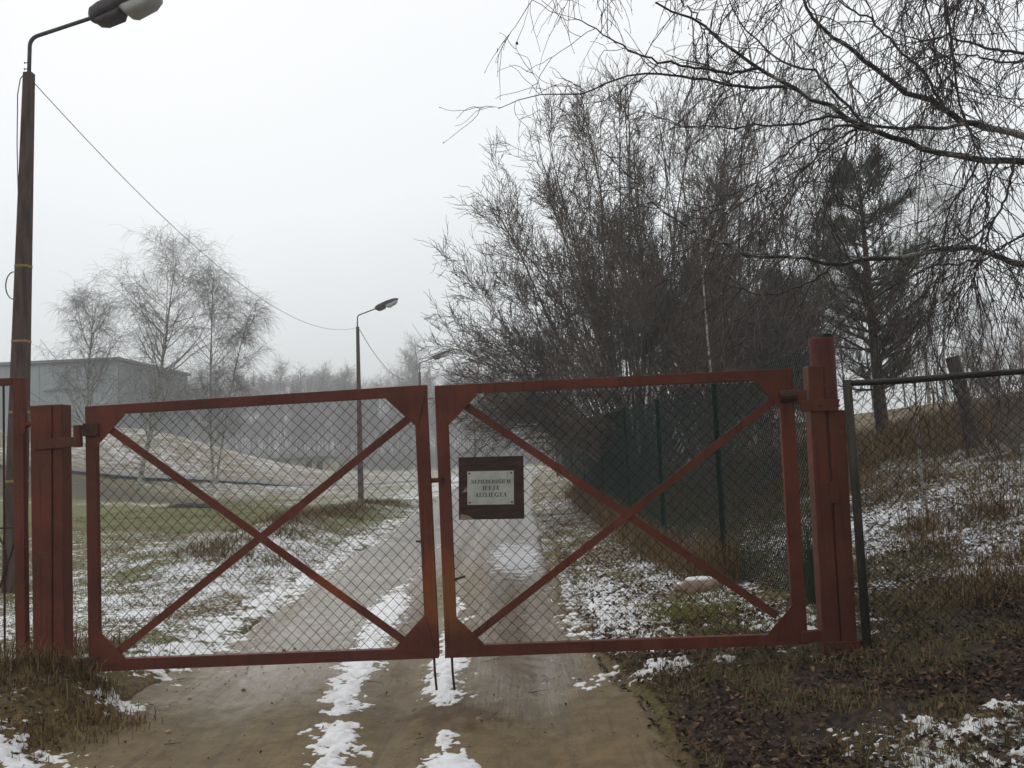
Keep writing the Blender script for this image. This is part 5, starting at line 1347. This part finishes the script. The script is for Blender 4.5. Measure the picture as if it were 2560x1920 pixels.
# green broom behind the right gate leaf
n = 420; x, y = clump(2.35, 7.0, .14, .12, n)
v, q, t3, tn_ = blades(x, y, rs.uniform(.3, .95, n), .005, .3, rs)
o = mesh_np('broom_shrub', v, [q, t3], M['broom'], None, True, {'tint': tn_}); tag(o, 'green upright broom bush behind the right gate leaf by the post', 'shrub')
# dead leaves
def leaves(x, y, size):
    n = len(x); z = terrain(x, y) + rs.uniform(.004, .03, n)
    ri = road_in(x, y); z = np.where(ri > 0, road_z(x, y) + .012, z)
    az = rs.uniform(0, 6.28, n); tilt = rs.normal(0, .45, n); roll_ = rs.normal(0, .45, n)
    a = np.stack([np.cos(az) * np.cos(tilt), np.sin(az) * np.cos(tilt), np.sin(tilt)], 1)
    b = np.stack([-np.sin(az) * np.cos(roll_), np.cos(az) * np.cos(roll_), np.sin(roll_)], 1)
    n_ = np.cross(a, b); c = np.stack([x, y, z], 1); s_ = size[:, None]; cup = rs.uniform(-.25, .45, n)[:, None]
    v = np.stack([c - a * s_, c - a * s_ * .3 + b * s_ * .55 + n_ * s_ * cup, c + a * s_ * .45 + b * s_ * .42 + n_ * s_ * cup, c + a * s_, c + a * s_ * .45 - b * s_ * .42 + n_ * s_ * cup, c - a * s_ * .3 - b * s_ * .55 + n_ * s_ * cup], 1).reshape(-1, 3)
    i = np.arange(n)[:, None] * 6
    return v, np.concatenate([i + np.array([0, 3, 2, 1]), i + np.array([0, 5, 4, 3])]), np.repeat(rs.random(n), 6)
x = rs.uniform(.5, 3.7, 30000); y = rs.uniform(3.3, 7.2, 30000)
ok = (road_in(x, y) < .12 - .25 * rs.random(len(x)) ** 3) & (fbm(x, y, 2.1, 3, 221) + .12 * rs.normal(size=len(x)) > .44) & ~((snow_mask(x, y) > .1) & (rs.random(len(x)) < .85)); x, y = x[ok], y[ok]
xb = rs.uniform(.5, 6, 6000); yb = rs.uniform(6.5, 13, 6000); ok = (road_in(xb, yb) < -.05) & (((xb - 1.40) / .4) ** 2 + ((yb - 7.3) / .9) ** 2 > 1); xb, yb = xb[ok], yb[ok]
xc, yc = rs.uniform(-3.1, 1.2, 300), rs.uniform(3.7, 10, 300)
xd, yd = rs.uniform(-3.4, -2.5, 500), rs.uniform(4.0, 5.6, 500)
v, f, tn_ = leaves(np.concatenate([x, xb, xc, xd]), np.concatenate([y, yb, yc, yd]), np.concatenate([rs.uniform(.009, .024, len(x)), rs.uniform(.014, .03, len(xb)), rs.uniform(.004, .014, len(xc)), rs.uniform(.01, .022, len(xd))]))
tag(mesh_np('leaf_litter', v, f, M['leaf'], None, False, {'tint': tn_}), 'brown fallen leaves on the ground right of the road', 'leaves', kind='stuff')
# twigs and pebbles dropped on the mud
n = 34; x, y = rs.uniform(-2.6, 1.6, n), rs.uniform(3.8, 7, n)
z = np.where(road_in(x, y) > 0, road_z(x, y), terrain(x, y)) + .006
d_ = np.stack([rs.normal(size=n), rs.normal(size=n), np.zeros(n)], 1)
p, r_ = grow(rs, np.stack([x, y, z], 1), d_, rs.uniform(.04, .2, n), np.full(n, .0025), np.full(n, .0013), 6, .3, 0)
p[:, :, 2] = z[:, None] + .003
v, f = tubes(p, r_, 4); tag(mesh_np('fallen_twigs', v, f, M['twig']), 'thin dead twigs scattered on the mud', 'twigs', kind='stuff')
n = 900; x, y = rs.uniform(-2.6, .8, n), 3.6 + 5 * rs.random(n) ** 1.5
z = road_z(x, y); s_ = rs.uniform(.002, .007, n) * np.where(rs.random(n) < .03, 2.5, 1)
p = np.stack([np.stack([x - s_, y, z + s_ * .1], 1), np.stack([x, y, z + s_ * .3], 1), np.stack([x + s_, y, z + s_ * .1], 1)], 1)
v, f = tubes(p, np.stack([s_ * .4, s_ * .9, s_ * .35], 1), 6); tag(mesh_np('pebbles', v, f, M['stone'], None, True), 'small pebbles pressed in the muddy road', 'pebbles', kind='stuff')

# ------------------------------------------------------------------ fog
HZ = MB(); HZ.box((0, 0, 8), 530, 530, 22)
hm = bpy.data.materials.new('haze'); hm.use_nodes = True
ht = hm.node_tree; ht.nodes.clear()
ho = ht.nodes.new('ShaderNodeOutputMaterial'); pv = ht.nodes.new('ShaderNodeVolumePrincipled')
pv.inputs['Color'].default_value = (0.95, 0.965, 0.98, 1); pv.inputs['Density'].default_value = 0.0027
ht.links.new(pv.outputs[0], ho.inputs['Volume'])
tag(HZ.build('haze', hm), 'pale winter fog filling the air', 'haze', kind='stuff')
